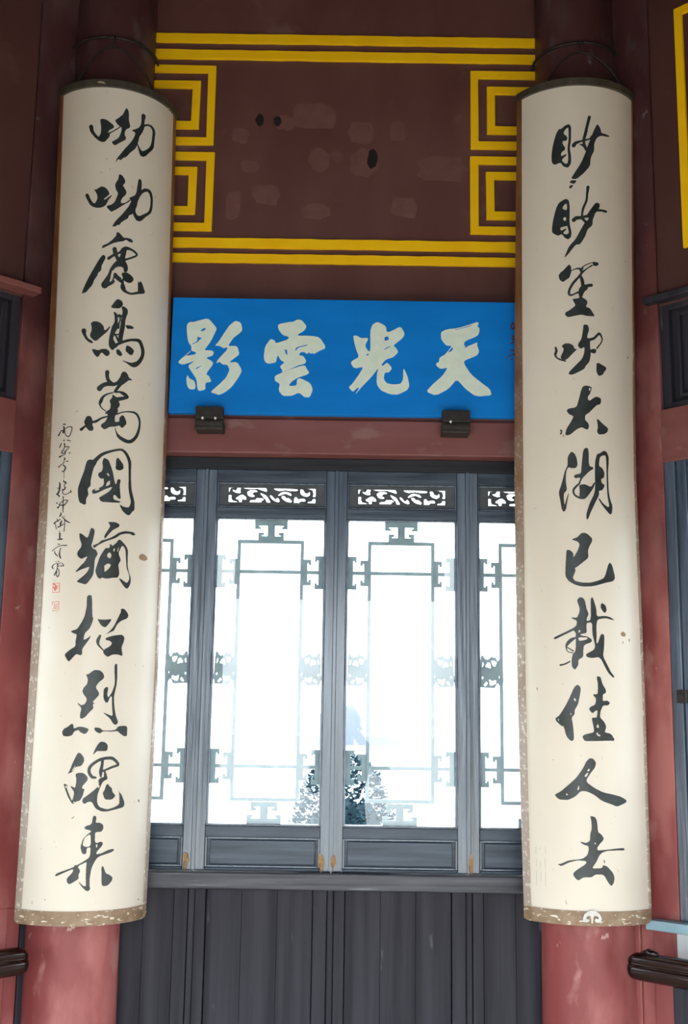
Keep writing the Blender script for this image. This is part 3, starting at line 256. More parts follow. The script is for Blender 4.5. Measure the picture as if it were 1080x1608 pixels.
lai|2160,12890 -89,-22 -38,-54 -37,-129 -84,-52 -32,-8 -259,-30 -95,-16 -86,-34 -5,-13 9,-8 62,-27 89,-12 189,-15 101,-13 34,-8 39,-19 4,-8 -42,-21 -115,-28 -110,-35 -260,-101 -88,-66 -106,-149 -8,-33 -2,-46 83,-107 70,-46 130,-31 65,0 97,26 29,37 -7,49 6,42 51,33 153,16 46,-1 47,-33 7,-150 -16,-53 -56,-62 -211,-65 -534,-122 -200,-35 -109,6 -34,-14 -21,-29 -23,-9 -232,-41 -751,-104 -317,-51 -101,-39 -17,-17 14,-12 39,-13 112,9 625,113 457,75 42,5 76,0 9,-2 0,-16 -26,-54 -77,-45 -290,-121 -61,-55 60,-82 58,-28 117,-23 158,22 410,98 127,53 -43,66 2,20 10,21 90,77 1,9 -19,41 -143,78 -1,8 26,18 48,27 23,6 410,76 97,8 22,-1 7,-9 -15,-45 8,-46 -9,-12 8,-49 -9,-13 10,-131 -9,-13 21,-131 -8,-16 13,-13 39,-172 -18,-37 -23,-10 -133,14 -106,27 -299,96 -23,0 197,-101 250,-102 166,-56 123,-18 65,4 35,9 85,27 17,16 -3,29 -41,54 -35,217 62,226 54,94 85,86 109,85 101,65 50,28 111,42 244,42 684,70 203,26 144,35 26,17 -15,13 -44,18 -125,3 -206,-13 -188,-22 -400,-67 -157,-19 -236,-15 -82,8 -8,24 10,25 80,45 275,117 84,49 22,58 -50,23 -128,13 -113,-6 -176,-31 -57,6 -53,18 -46,21 -33,54 -5,34 9,12 -16,117 28,46 45,9 122,12 249,2 90,18 85,58 19,37 -10,63 -69,41 -191,47 -92,9 -225,-3 -49,28 35,96 -8,38 -17,14 -71,26 -34,8|1843,12339 16,1 46,-16 39,-18 16,-17 44,-221 -48,-66 -182,-29 -130,-3 -168,25 -60,18 -38,34 14,49 79,116 93,51|2455,12044 39,2 26,-7 26,-42 -15,-24 -66,-33 -30,13 -22,71 12,16|3019,11395 -44,-29 -9,-33 11,-70 14,-13 53,-323 38,-74 64,-31 38,-7 71,-4 248,7 162,36 198,85 67,43 13,54 -49,30 -176,55 -139,28 -147,17 -43,11 -87,38 -144,131 -52,34 -40,15
miao1|489,36424 -37,-13 -37,-27 -320,-595 -102,-163 -43,-105 -174,-23 -285,-21 -136,-19 -142,-45 -86,-43 -38,-32 0,-32 48,-40 67,-18 91,-1 68,19 88,74 61,27 274,61 91,16 69,5 17,-12 16,-69 -114,3 -172,-17 -2,-11 184,-35 102,-35 83,-49 107,-88 63,-35 -95,-111 -234,-241 -162,-140 -670,-457 0,-31 12,-21 13,-2 269,-14 215,42 389,143 226,104 280,150 110,112 16,167 65,111 202,179 50,86 7,183 41,80 138,138 85,51 144,52 139,36 102,7 38,8 473,0 151,9 109,28 -53,18 -258,24 -146,9 -260,7 -80,29 -40,102 -62,60 -148,96 -28,13 -12,-1 -102,-20 -263,-228 -143,-169 -86,-22 -90,-78 -54,-19 -106,-18 -175,-20 -32,2 18,42 91,122 176,356 182,290 -2,26 -39,26 -47,11|-1213,36116 -205,-38 -102,-26 -218,-75 -57,-8 -80,11 -35,-4 -46,-18 -131,-77 -106,-102 -189,-274 -74,-151 -72,-199 -13,-93 -12,-14 10,-205 14,-28 38,-57 123,-55 40,-11 104,-8 311,39 125,-12 38,-20 104,-84 106,-38 237,-43 33,-1 95,14 135,83 46,51 26,72 3,145 -11,16 0,47 -75,222 2,125 59,160 13,105 11,15 17,372 -21,74 -17,19 -112,61 -34,8|-1220,35999 28,1 17,-8 0,-37 11,-16 -2,-111 12,-16 -3,-162 11,-17 -11,-15 -14,-136 -70,-170 -1,-88 -12,-16 21,-131 32,-111 -1,-99 11,-26 -50,-144 -49,-31 -113,-1 -90,21 -141,66 -42,34 -13,42 49,39 264,99 38,37 -26,9 -90,-2 -239,-44 -59,7 -20,48 8,31 58,64 61,24 136,25 38,17 25,35 1,37 -14,21 -164,119 -27,38 17,73 49,14 159,-7 68,8 72,40 26,36 -36,65 -37,30 -33,16 -114,34 -37,20 -41,49 8,21 92,79 49,26 132,50|570,35537 22,0 -1,-10 -128,-129 -128,-162 -106,89 -34,46 -24,68 4,37|-907,34045 -90,-12 -83,-47 0,-10 37,-23 223,-37 34,-2 94,11 124,75 -8,16 -50,18|-899,33869 -180,-15 -56,-24 4,-59 24,-16 38,-4 78,9 68,24 105,71 -25,13
miao2|330,33844 -64,-18 -35,-31 -16,-175 -12,-16 -1,-67 -12,-16 -2,-82 -28,-92 -60,-88 -158,-150 -81,-92 -62,-133 -30,-148 -350,0 -56,-6 -78,-14 -72,-20 -136,-48 -34,-30 1,-41 31,-26 49,-18 89,-8 83,16 154,66 45,5 134,-1 34,5 146,4 61,-37 168,-76 20,-20 -352,-265 -290,-241 -184,-116 -320,-147 -155,-97 -312,-321 2,-11 17,-5 252,96 556,300 123,39 190,0 67,11 96,41 101,61 195,142 82,77 146,180 121,75 224,79 85,69 19,128 52,88 129,137 -8,31 213,93 344,17 138,-3 268,-23 78,12 58,31 4,21 -16,14 -69,17 -358,9 -175,0 -87,-5 -58,5 102,98 10,31 -8,30 -36,29 -52,19 -85,13 -121,-6 -85,-20 -48,-21 -277,-163 -377,-248 -300,-37 -2,72 25,66 50,82 47,62 195,197 60,88 27,83 15,118 123,260 -2,26 -37,28 -58,13|-1373,33380 -146,-9 -363,-82 -129,-52 -162,-133 -105,-142 -157,-266 -60,-128 -12,-66 -36,-89 -2,-77 -11,-19 36,-85 95,-49 285,-80 91,-12 57,-2 170,35 90,-15 61,-30 127,-79 84,-37 171,-39 67,4 148,47 46,40 36,110 -18,92 -107,217 -9,107 -11,16 18,351 12,31 -11,15 3,149 -11,16 -20,139 -58,68 -136,48|-1438,33207 39,0 45,-13 27,-43 -2,-138 -38,-34 -13,-2 -146,12 -123,41 -28,24 3,21 46,49 149,75|-1530,32730 100,-18 33,-29 -20,-75 -38,-17 -67,3 -33,8 -37,18 -44,38 1,31 60,35|202,32688 29,1 34,-8 81,9 46,-9 3,-6 -36,-51 -24,-16 -33,-16 -74,-21 -57,8 -138,71 3,6|-1374,32402 39,3 47,-47 88,-176 -29,-56 -157,-25 -78,2 -167,39 -5,27 17,16 161,73 46,28 24,30 -38,3 -304,-61 -90,4 -25,14 -35,68 74,33
sheng|709,31108 -371,-53 -274,-54 -219,-63 -132,-65 -44,11 -89,12 -167,-10 -266,-36 -167,-41 -16,4 -20,105 -24,41 -63,42 -27,12 -22,1 -78,-17 -393,-171 -225,-70 -71,-34 -68,-52 -1,-50 43,-82 36,-29 40,-25 127,-43 55,-13 67,-3 38,6 141,46 246,60 80,53 103,143 3,30 17,20 45,2 133,30 67,9 210,13 111,-1 58,-18 48,-60 47,-40 -232,-134 -313,-141 -154,-81 -146,-101 -113,-102 -45,-58 -26,-64 12,-55 46,-44 55,-21 77,-13 99,-2 66,5 299,57 188,24 16,-8 11,-84 63,-45 -39,-21 -122,-19 -320,-13 -70,-20 86,-86 125,-96 -1,-10 -57,-48 -53,-19 -244,-80 -170,-46 -210,-40 -59,-29 -4,-60 24,-25 42,-21 124,-40 143,-5 859,66 166,-5 255,-28 236,-12 376,2 84,15 -55,48 -266,182 -107,39 -213,29 -25,21 -5,15 81,70 27,40 -12,64 -98,48 -282,82 -22,11 49,35 101,117 91,49 218,81 24,25 -64,14 143,34 241,17 37,12 40,31 0,20 -13,14 -26,15 -46,11 -229,-10 -329,-34 -23,2 -16,31 -9,64 -34,70 -43,55 -134,109 102,68 194,91 263,93 341,91 20,20 -8,15 -49,12 -47,-8 -370,-120 -341,-94 -11,-1 -41,24 53,8 37,17 14,15 -7,55 56,30 175,44 414,77 58,8 58,-1 18,-55 56,-29 74,-14 130,3 149,29 47,22 22,31 -19,29 -46,18 -254,14|-400,30533 15,4 5,-4 22,-35 83,-205 -1,-40 -26,-25 -70,-32 -71,-47 -53,-84 -434,-90 -78,-9 -77,1 -33,7 -27,22 2,60 48,68 90,78 194,128
chui|-73,28896 -60,-31 -14,-15 -26,-108 -111,-285 -80,-92 -174,-107 -48,-49 12,-58 32,-30 122,-51 110,0 177,42 50,-16 -16,-132 -38,-73 -103,-132 -127,-84 -823,-353 -97,-51 -51,-62 62,-22 207,-10 239,31 528,113 182,55 21,10 73,68 46,29 218,107 38,32 47,49 14,30 62,147 3,68 18,23 112,-22 102,-9 138,9 39,17 27,25 15,79 -13,9 -50,15 -23,3 -275,-13 -92,-25 -13,1 -33,111 12,188 321,52 129,42 298,137 24,0 29,-11 56,-32 58,-47 25,-38 -2,-44 -41,-51 -86,-62 -307,-161 -13,-25 21,-14 40,-4 47,9 282,158 62,42 75,72 30,55 1,24 -47,92 -47,47 -82,55 -38,15 -60,8 -59,-2 -64,-14 -150,-61 -177,-83 -127,-36 -330,-31 -33,1 -38,10 -12,10 -9,59 127,173 14,84 -53,92 -80,41 -23,5 -100,-1 -34,5|-1530,28263 -99,-11 -149,-40 -41,-13 -25,-29 9,-10 117,-58 18,-30 -31,-67 -57,-62 -144,-126 12,-55 79,-37 -22,0 -265,59 -83,30 -41,36 -13,25 0,34 78,80 15,24 0,34 -67,96 -36,28 -34,8 -45,1 -27,-5 -22,-14 -8,-14 38,-81 -1,-34 -67,-70 -15,-24 0,-29 24,-40 58,-49 107,-52 93,-31 144,-35 155,-30 339,-45 36,9 8,10 -7,10 -107,27 160,38 122,39 281,128 331,132 23,19 -27,17 -120,3 -38,17 -54,79 -79,42 -195,48 -87,12|1003,27596 -129,-29 -15,-11 -23,-214 22,-72 79,-66 55,-37 98,-17 215,35 79,24 54,60 191,99 43,33 4,44 -42,19 -121,33
tai|-80,26793 -132,-20 -61,-26 -99,-86 -69,-92 -132,-225 -162,-231 -165,-60 -357,-19 -141,-17 -33,-8 -80,-39 -1,-34 125,-79 91,-32 230,-46 30,-34 1,-14 -135,-122 -111,-79 -205,-129 -78,-70 -82,-127 1,-42 46,-31 86,-3 184,16 43,9 113,28 297,105 167,48 250,46 141,-5 259,-59 87,-5 23,5 81,41 21,43 -3,52 -12,38 -53,47 -176,78 -34,40 12,100 37,39 32,19 194,53 78,28 534,231 109,28 163,16 87,33 50,69 16,43 -35,62 -84,27 -208,24 -58,-1 -137,-18 -365,-110 -78,-7 -46,2 -67,81 15,43 131,84 58,48 94,108 21,48 -7,29 -20,19 -93,19 -244,23|267,26727 61,2 16,-16 -2,-67 -27,-24 -13,-3 -67,6 -27,24 16,63|861,25680 -53,-27 61,-175 -3,-62 11,-14 -3,-24 -59,-87 -1,-28 12,-24 76,-55 28,-10 57,-8 35,-3 175,8 36,5 95,3 108,14 188,56 50,30 54,74 0,14 -59,41 -40,15 -309,89 -436,164|-2062,25331 -11,-10 67,-54 2,-24 -73,-60 21,-12 88,-2 48,29 32,94 -32,31 -65,8|-1804,25172 -17,-11 -3,-85 12,-10 15,-2 17,11 3,85 -12,10
hu|-67,24698 -66,-5 -132,-47 -72,-106 -79,-287 -11,-14 -27,-132 -11,-14 -32,-202 -91,-52 -311,-29 -54,-9 -45,-10 -36,-32 1,-24 55,-39 96,-6 257,21 21,-5 24,-16 7,-9 -8,-14 -107,-112 -16,-28 -209,-71 -135,-57 -96,-55 -47,-56 -1,-37 42,-70 55,-45 79,-41 109,-34 201,-43 149,-16 181,-7 43,4 54,12 54,2 176,70 339,200 102,71 46,33 126,142 -3,14 -52,13 -11,-2 -60,-27 -145,-97 -33,-9 -66,-6 -55,0 -290,62 -118,10 -108,0 -225,-20 -66,-43 32,-121 -4,-93 -11,-14 -8,-75 15,-28 -6,-5 -64,4 -52,10 -148,37 -66,31 -51,65 0,42 24,28 194,101 247,102 3,19 -15,14 8,9 133,112 91,53 397,171 122,42 194,48 63,27 15,16 1,24 -58,19 -175,19 -47,10 -64,103 4,348 -28,99 -16,29|1352,24620 -95,-13 -213,-65 -82,-16 -161,-20 -74,-54 -100,-162 -26,-76 -3,-75 -12,-14 -6,-118 -11,-14 -8,-398 11,-14 -24,-267 -75,-127 -35,-42 -35,-38 -235,-193 -102,-102 -161,-201 -61,-111 -6,-129 26,-31 86,7 59,38 108,121 125,117 275,240 298,242 46,70 -10,89 50,25 161,10 82,24 39,18 134,101 4,24 -15,23 -151,40 -71,38 -34,65 2,28 28,24 147,27 60,39 42,86 2,42 -12,33 -113,100 -89,45 -170,38 -20,14 -23,46 42,152 28,57 83,63 240,46 95,2 88,-31 22,-51 -3,-48 21,-70 -5,-311 11,-13 -10,-174 12,-14 -9,-150 11,-14 -6,-117 11,-14 -4,-80 11,-13 4,-140 11,-14 -2,-47 21,-50 -2,-28 96,-230 8,-70 -19,-12 -62,-18 -118,19 -221,63 -142,54 -173,101 -67,27 -22,4 -45,-1 -9,-7 48,-45 232,-149 195,-104 353,-161 138,-37 102,31 42,47 35,118 13,14 3,37 -21,69 -138,150 -56,86 -77,185 -6,102 -12,14 1,224 -11,14 7,136 -11,14 11,202 13,15 3,52 13,14 3,52 29,81 24,209 -36,64 -104,101 -86,41|-1203,24567 -76,-18 -157,-98 -22,-23 -48,-75 -7,-193 -37,-70 -150,-124 -56,-64 -108,-181 -114,-166 -80,-111 -145,-164 -3,-94 91,-212 81,-240 62,-80 66,-45 21,-6 54,-1 93,38 64,59 85,213 128,273 -16,16 -14,-7 -134,-151 -142,-203 -23,-1 -16,7 -29,107 2,42 -10,15 7,158 56,55 149,67 26,74 -57,226 3,80 -10,14 28,178 48,102 89,69 68,24 32,-1 86,-18 95,-12 289,2 87,23 83,76 2,61 -48,142 -53,80 -83,76 -45,27 -53,23 -95,25 -43,9
yi|-503,21894 -101,-19 -211,-94 -75,-22 -54,-13 -255,-37 -45,-10 -2,-19 24,-10 305,-46 104,-28 87,-65 -4,-46 -111,-137 -88,-73 -204,-141 -27,-10 -33,-3 0,96 -22,28 -29,23 -125,51 -120,26 -85,1 -32,5 -42,0 -46,-19 -27,-87 -2,-46 -11,-13 -29,-192 -11,-13 -17,-165 -12,-13 -5,-137 -11,-13 -4,-82 32,-78 20,-23 158,-103 104,-42 322,-83 188,-32 292,-32 84,-6 105,1 32,-5 573,7 347,26 846,106 451,43 174,35 123,82 -20,104 -168,265 -69,67 -39,24 -130,31 -53,-29 -74,-56 -222,-296 -133,-111 -84,-25 -194,-44 -190,-30 -385,-49 -163,-16 -150,-10 -466,3 -158,9 -334,33 -125,28 -105,60 -13,14 15,54 160,154 26,50 -38,45 2,28 87,12 100,28 676,228 77,28 20,13 59,55 1,28 -28,86 3,73 15,28 102,115 175,139 37,46 1,64 -72,41 -276,108 -142,29 -75,5
zai|129,19830 -70,-43 -15,-36 -4,-85 -12,-18 10,-14 -10,-408 -63,-121 -205,-30 -31,1 -26,10 5,58 34,40 95,86 5,53 -109,112 -48,85 -70,166 -50,58 -28,23 -119,46 -63,10 -94,0 -63,-6 -66,-19 -87,-49 -13,-14 10,-54 124,-157 31,-63 -14,-86 -59,-76 -110,-98 -97,-28 -208,13 -94,0 -50,-7 49,-19 313,-71 57,-45 -56,-116 -203,-73 -571,-118 -789,-148 -79,-19 -69,-35 -3,-9 38,-15 33,-6 154,18 1282,250 13,-1 123,-72 22,-17 -9,-107 -305,-34 -74,-14 -106,-29 -123,-51 -84,-49 -54,-44 -37,-54 -2,-44 21,-49 40,-49 59,-40 57,-19 63,-14 290,-34 21,3 22,14 -10,11 -31,8 -250,20 -83,17 -33,16 -21,18 -21,40 2,22 4,3 21,-2 413,-114 42,0 24,10 3,18 -10,9 -428,104 -53,7 -2,5 32,27 62,30 144,60 367,131 25,7 15,-3 -12,-262 -36,-106 -14,-27 -151,-69 -47,-42 -25,-35 -46,-111 -9,-66 10,-128 41,-49 145,-67 73,9 46,19 139,93 36,48 7,111 57,36 235,57 74,54 11,172 11,14 27,106 13,13 110,51 360,57 122,37 2,54 -54,32 -197,56 -136,22 -261,13 -83,10 -115,28 2,5 74,14 304,25 59,24 43,27 -12,178 27,76 68,24 255,15 74,-55 12,-22 -7,-129 10,-14 -4,-80 10,-13 6,-71 86,-151 78,-177 -3,-58 -80,-75 -124,-42 -363,-80 -122,-46 -6,-4 27,-36 23,-19 72,-21 240,-22 180,1 376,25 59,-6 189,-69 376,-309 188,-119 283,-103 70,-16 23,1 65,19 -22,27 -209,101 -81,49 -506,410 -41,92 1,27 66,164 19,116 12,13 25,232 -21,62 -90,41 -44,2 -113,-31 -61,-47 -134,-161 -60,-47 -87,-15 -19,43 11,102 11,13 12,205 -10,13 5,94 -8,13 9,9 4,72 65,148 148,52 425,33 68,1 34,-4 114,0 266,-29 166,-12 120,-2 22,3 0,4 -27,13 -229,56 -164,24 -275,19 -271,-4 -233,-16 -77,-1 -101,33 -20,35 -4,121 -40,103 -170,255 -76,55|883,19648 -50,-28 -26,-28 -4,-76 23,-31 21,-22 138,-84 60,-23 90,-6 50,18 64,55 2,45 -54,89 -69,40 -178,48|-886,18785 25,1 62,-13 15,-10 -3,-18 -99,-45 -26,9 3,63|-825,18558 161,3 31,-5 251,1 105,-9 31,-5 5,-5 -60,-38 -63,-13 -116,-15 -325,-23 -105,16 -21,53 -2,22|-1625,17818 -349,-72 -170,-19 -182,-9 -45,-10 -15,-13 2,-18 34,-14 64,-2 235,23 170,26 312,72 10,9 -1,17 -23,10
jia|409,17348 -39,-52 63,-175 1,-158 -12,-13 -8,-105 -71,-53 -138,-3 -63,4 -57,-7 -21,-17 33,-28 144,-66 13,-14 18,-44 -60,-118 -90,-45 -159,-29 -127,-30 -46,-20 -51,-40 29,-40 152,-77 41,-4 63,0 146,54 79,20 64,0 32,-5 5,-5 6,-34 -47,-114 -15,-26 -47,-28 -32,-9 -147,5 -63,-3 -68,-19 -12,-9 10,-13 -2,-34 120,-255 3,-95 -120,-36 -447,-44 -166,-27 -108,-41 -2,-34 109,-90 134,-23 884,6 32,4 354,2 32,5 795,5 63,28 13,17 -202,130 -156,46 -332,26 -66,36 100,100 5,65 -72,77 -73,51 -125,60 -110,45 -65,50 14,82 63,113 151,128 102,24 243,2 46,6 68,13 105,46 -9,28 -144,46 -134,9 -200,-15 -66,37 20,140 45,39 127,18 37,14 36,40 14,35 -41,52 -187,121 -31,31 -41,43 -83,144 -77,41|-1090,17075 -73,-13 -132,-55 -41,-26 -53,-40 -331,-307 -195,-158 -260,-175 -207,-128 -86,-44 -49,-22 -163,-42 -44,-18 -28,-19 0,-48 71,-43 248,-97 90,-28 56,-14 64,-2 42,-4 13,-5 60,-61 100,-181 90,-82 185,-86 102,-26 113,0 42,14 24,15 38,91 -9,17 4,86 -10,13 -30,204 -35,125 -47,95 1,26 25,40 144,70 43,39 6,83 47,57 155,109 65,62 93,161 105,224 14,83 -61,61 -53,23|-1312,16661 26,2 33,-19 38,-52 -4,-23 -41,-1 -31,5 -63,31 -13,44 18,10|-1624,16198 25,1 36,-14 -4,-30 -24,-18 -44,13 0,39|-2556,16038 15,0 13,-9 22,-31 -2,-56 -17,-8 -56,55 12,40|328,15866 12,2 43,-5 23,-18 30,-69 -15,-13 -24,-6 -74,0 -57,18 -18,17 34,44|247,15615 14,1 97,-13 13,-13 -29,-35 32,-2 64,9 53,-5 33,-35 -9,-13 -27,-7 -75,1 -63,8 -62,20 -24,11 -29,34 -1,30
ren|-297,14826 -56,-10 -153,-59 -88,-54 -187,-151 -117,-78 -308,-183 -178,-87 -481,-180 -493,-175 -219,-64 -303,-62 -24,-40 10,-10 207,-84 183,-29 294,0 31,-4 145,2 176,16 331,68 186,56 271,112 143,26 285,-4 182,-21 365,-73 207,-55 292,-97 272,-58 594,-81 325,-53 58,-1 176,9 481,75 156,33 46,43 -3,11 -69,28 -300,66 -215,34 -564,56 -591,47 -244,33 -414,82 -183,46 -368,109 -105,44 -33,53 36,47 266,168 273,142 76,56 60,86 -9,55 -104,66 -40,17 -72,20 -123,9|-397,14517 50,-16 13,-10 1,-12 -24,-30 -35,-10 -92,-5 -13,5 1,13 54,47|-482,14392 38,1 -1,-30 -32,-30 -85,-52 -30,-13 -35,-7 -61,10 -14,13 14,34 87,37|-1146,13991 16,0 13,-17 -17,-77 -40,-25 -66,-10 -9,17 41,69 33,34|-2044,13760 101,-36 5,-6 -12,-8 -77,-12 -41,0 -15,6 12,47
qu|-346,13094 -17,-26 54,-113 5,-92 9,-13 -1,-92 -20,-72 -78,-105 -24,-59 -4,-75 -27,-63 -52,-38 -178,-40 -101,-7 -201,22 -80,4 -41,-5 -23,-10 42,-17 188,-48 120,-20 141,-8 62,-26 28,-58 -2,-33 -81,-130 -63,-38 -71,-30 -199,-62 -233,-29 -556,-30 -287,-28 -83,-10 -261,-54 -190,-34 -201,-19 -14,-6 -1,-8 181,-34 21,-1 137,13 355,77 238,43 397,45 272,9 151,-6 100,1 120,-8 70,-12 5,-5 -15,-45 -19,-9 -98,-40 -460,-128 -219,-68 -102,-43 -46,-51 20,-37 140,-77 69,-28 109,-24 40,2 71,10 224,64 141,15 392,5 61,5 102,14 165,53 144,14 391,2 154,-38 41,-16 176,-133 141,-87 130,-51 65,0 117,54 47,45 55,95 -6,66 -73,87 -94,59 -295,131 -125,36 -188,24 -65,-9 -44,-59 -147,-22 -482,-7 -72,14 10,16 22,21 207,122 97,67 136,121 73,42 80,31 96,29 85,17 214,29 204,14 519,3 34,4 608,-4 100,13 -7,42 -15,6 -84,10 -108,1 -36,-4 -177,1 -35,-4 -196,-3 -665,-32 -299,-9 -31,-4 -105,0 -32,-4 -104,-1 -32,-4 -82,-1 -103,14 -1,59 36,33 191,101 166,66 58,35 37,42 -31,38 -119,70 -92,38 -130,28 -49,80 -20,163 -26,84 -20,37 -68,67 -73,30 -203,25|-114,12312 34,2 26,-6 46,-37 -3,-9 -62,-1 -25,9 -29,25|527,11804 -17,-13 41,-54 22,-23 31,-3 17,13 -39,75 -34,8
ying|-4894,29565 -97,-23 -302,-96 -48,-11 -89,7 -39,-16 -68,-64 -17,-78 7,-185 6,-15 9,-103 38,-210 39,-97 68,-84 12,-22 12,-36 -4,-107 32,-37 89,-26 22,-12 20,-20 7,-35 -12,-12 -72,-27 -219,-40 -48,-12 -24,-14 -10,1 194,181 0,12 -11,1 -188,-176 -14,-18 4,-10 -4,-3 -57,-31 -122,-135 -7,-53 40,-26 60,-30 39,-1 82,13 280,99 14,1 19,-7 -165,-122 -6,-8 -15,-71 265,-382 39,-121 22,-192 25,-106 12,-17 35,-25 43,1 140,39 34,57 -6,40 -4,112 6,17 24,31 14,9 126,15 24,37 0,15 -16,35 -52,101 -27,32 -75,47 -3,10 27,82 156,226 36,87 -33,57 -45,35 -140,77 -7,11 5,26 6,6 140,46 54,38 27,92 -8,26 -41,31 -74,15 -39,0 -64,8 -33,-14 -15,0 -21,6 2,21 -17,13 -2,7 161,238 64,124 114,259 36,93 5,36 -2,15 -53,79 -165,194 -71,60|-3853,29499 -65,-24 -134,-120 -48,-58 -134,-218 -169,-296 -59,-88 -70,-73 1,-20 6,-7 93,1 40,-11 24,-10 81,-53 54,-9 77,26 31,-8 7,-20 1,-26 -6,-15 -45,-67 -217,-254 -58,-80 -33,-89 5,-11 7,-1 67,40 30,-4 16,-7 69,-62 40,-14 107,-1 47,-36 58,-121 -2,-71 -5,-21 -68,-168 -62,-95 -173,-190 -265,-249 -13,-41 1,-16 231,-72 15,-4 58,10 129,62 69,48 140,121 89,103 145,222 69,123 64,148 0,41 -13,70 -118,182 -86,47 -20,-6 -63,-1 -15,-5 -58,-1 -20,-5 -25,22 131,114 164,133 11,23 13,62 -60,193 -62,47 -15,6 -137,-2 -15,-6 -39,0 -49,11 -2,6 18,46 23,41 107,171 52,58 160,133 87,97 9,57 -1,25 -36,160 -47,62 -120,45|-4911,29233 12,-5 5,-10 -18,-57 -11,-12 -33,-21 -44,-11 -54,-13 -17,8 0,10 54,64 28,21|-5171,28904 17,2 69,-22 65,-12 2,-22 -82,-65 -24,-27 -18,-35 -19,-15 -24,-16 -121,-53 -38,-8 -7,9 6,12 115,55 40,33 22,77 -10,77|-5014,27864 17,4 2,-4 -16,-22 -109,-78 -48,-26 -22,-4 -3,5 8,26 15,22 52,31|-5457,27508 -11,-12 -26,-96 3,-81 7,-36 18,-101 23,-70 51,-75 42,-21 39,-5 78,1 29,11 10,12 24,56 -3,61 -35,131 -42,51 -119,56 -36,29 -17,27 -24,61
yun|-1708,29584 -39,-11 -78,-50 -63,-27 -103,-3 -294,-67 -48,-17 -54,-41 -4,-8 16,-108 36,-76 93,-124 75,-50 118,-26 22,-11 23,-20 -7,-62 -88,-54 -267,-97 -79,-13 -11,8 -13,56 -27,28 -104,52 -59,-37 -118,-176 -46,-134 -23,-240 2,-97 34,-112 42,-52 74,-35 78,1 150,34 50,43 18,133 29,81 21,-14 58,-111 52,-52 91,-48 0,-46 -108,-93 -17,-51 6,-18 67,-83 6,-30 -23,-26 -2,-5 5,-7 54,0 43,12 116,47 294,156 107,42 141,40 58,38 13,61 -4,21 -16,40 -57,93 -49,35 -99,16 -16,16 0,15 14,31 19,36 10,7 34,17 79,1 49,-15 45,-43 24,-1 48,46 20,1 10,-5 28,-33 17,-6 48,24 20,1 39,-28 34,10 126,82 97,53 126,56 3,6 -3,92 -143,225 -23,23 -81,62 -212,34 -123,3 -15,5 -304,-5 -44,10 -7,28 14,15 35,28 122,71 59,54 63,104 -18,72 -110,143 -62,47 -75,15|-1372,28678 23,0 0,-15 -10,-7 -53,-22 -181,-51 -77,-32 -55,-58 -26,-44 -5,-2 -7,9 -2,87 65,44 24,10 253,71|-2076,28497 17,-15 7,-35 10,-133 -9,-20 -10,7 -42,58 -12,30 -3,48 -15,15 -46,3 64,33|-1481,27927 -136,-38 -188,-69 -339,-138 -120,-52 -150,-79 -37,-46 -5,-12 11,-111 35,-45 106,-57 21,-42 6,-20 -28,-147 11,-51 10,-35 92,-120 79,-36 204,3 92,23 149,76 29,6 14,-5 34,1 30,-11 112,-100 65,-31 117,2 48,45 66,175 4,96 -58,146 -86,76 -226,113 -93,23 -55,-37 -13,-26 -11,-30 -2,-132 -35,-32 -29,-17 -165,-8 -32,22 0,11 61,97 47,46 146,105 87,42 223,77 53,26 53,48 0,40 -68,96 -64,116
guang|1019,29530 -105,-76 -17,-18 -35,-55 -38,-145 -5,-149 -4,-15 5,-16 9,-441 -4,-15 -1,-67 -30,-68 -31,11 -64,86 -30,51 -17,66 15,67 75,160 0,15 -22,33 -24,5 -15,-5 -59,-1 -14,-5 -79,-2 -54,11 -94,63 -54,18 -79,-11 -15,-31 15,-118 63,-266 41,-127 69,-163 1,-15 -26,-73 -155,-92 -61,-53 -9,-36 1,-41 26,-50 71,-87 83,-15 195,44 5,-3 16,-50 -124,-216 -102,-160 -165,-229 -66,-57 5,-35 21,-32 75,-85 48,-9 92,92 33,25 49,16 14,-1 3,-11 -10,-30 -98,-163 1,-7 10,-1 175,228 283,308 104,126 147,203 19,20 22,12 1,-11 -35,-123 -10,-86 -5,-249 24,-111 92,-140 79,-64 22,-11 185,-78 108,-29 175,-8 106,28 199,104 70,53 38,66 15,31 5,25 0,76 -36,192 -40,126 -95,216 -24,-14 -7,-16 -4,-274 -15,-97 -50,-94 -29,-25 -48,-22 -34,0 -112,-17 -15,4 -68,-1 -151,29 -66,36 -68,106 -9,60 22,148 35,42 92,9 55,33 58,92 1,21 -16,55 -105,122 -25,6 -29,5 -15,-7 -85,-79 -31,-17 -17,1 -25,30 22,48 104,122 75,49 161,56 54,31 29,20 103,116 16,57 -11,25 -59,97 -25,25 -53,35 -4,15 45,65 200,167 87,95 42,90 -12,77 -93,168 -7,7 -69,10 -20,-1 -176,-104 -127,-64 -84,-15 -31,35 -23,144 -61,72 -188,96 -49,6|1387,29024 30,-3 32,-32 10,-20 -1,-31 -10,-31 -21,-17 -34,-16 -54,-13 -21,18 -6,36 -2,57 13,26|1520,28677 22,5 2,-9 -31,-28 -161,-90 -69,-25 10,18 58,51 59,32|735,28404 6,1 7,-6 25,-51 -2,-17 -14,-11 -30,0 -14,-6 -41,2 -1,10 32,24 24,26
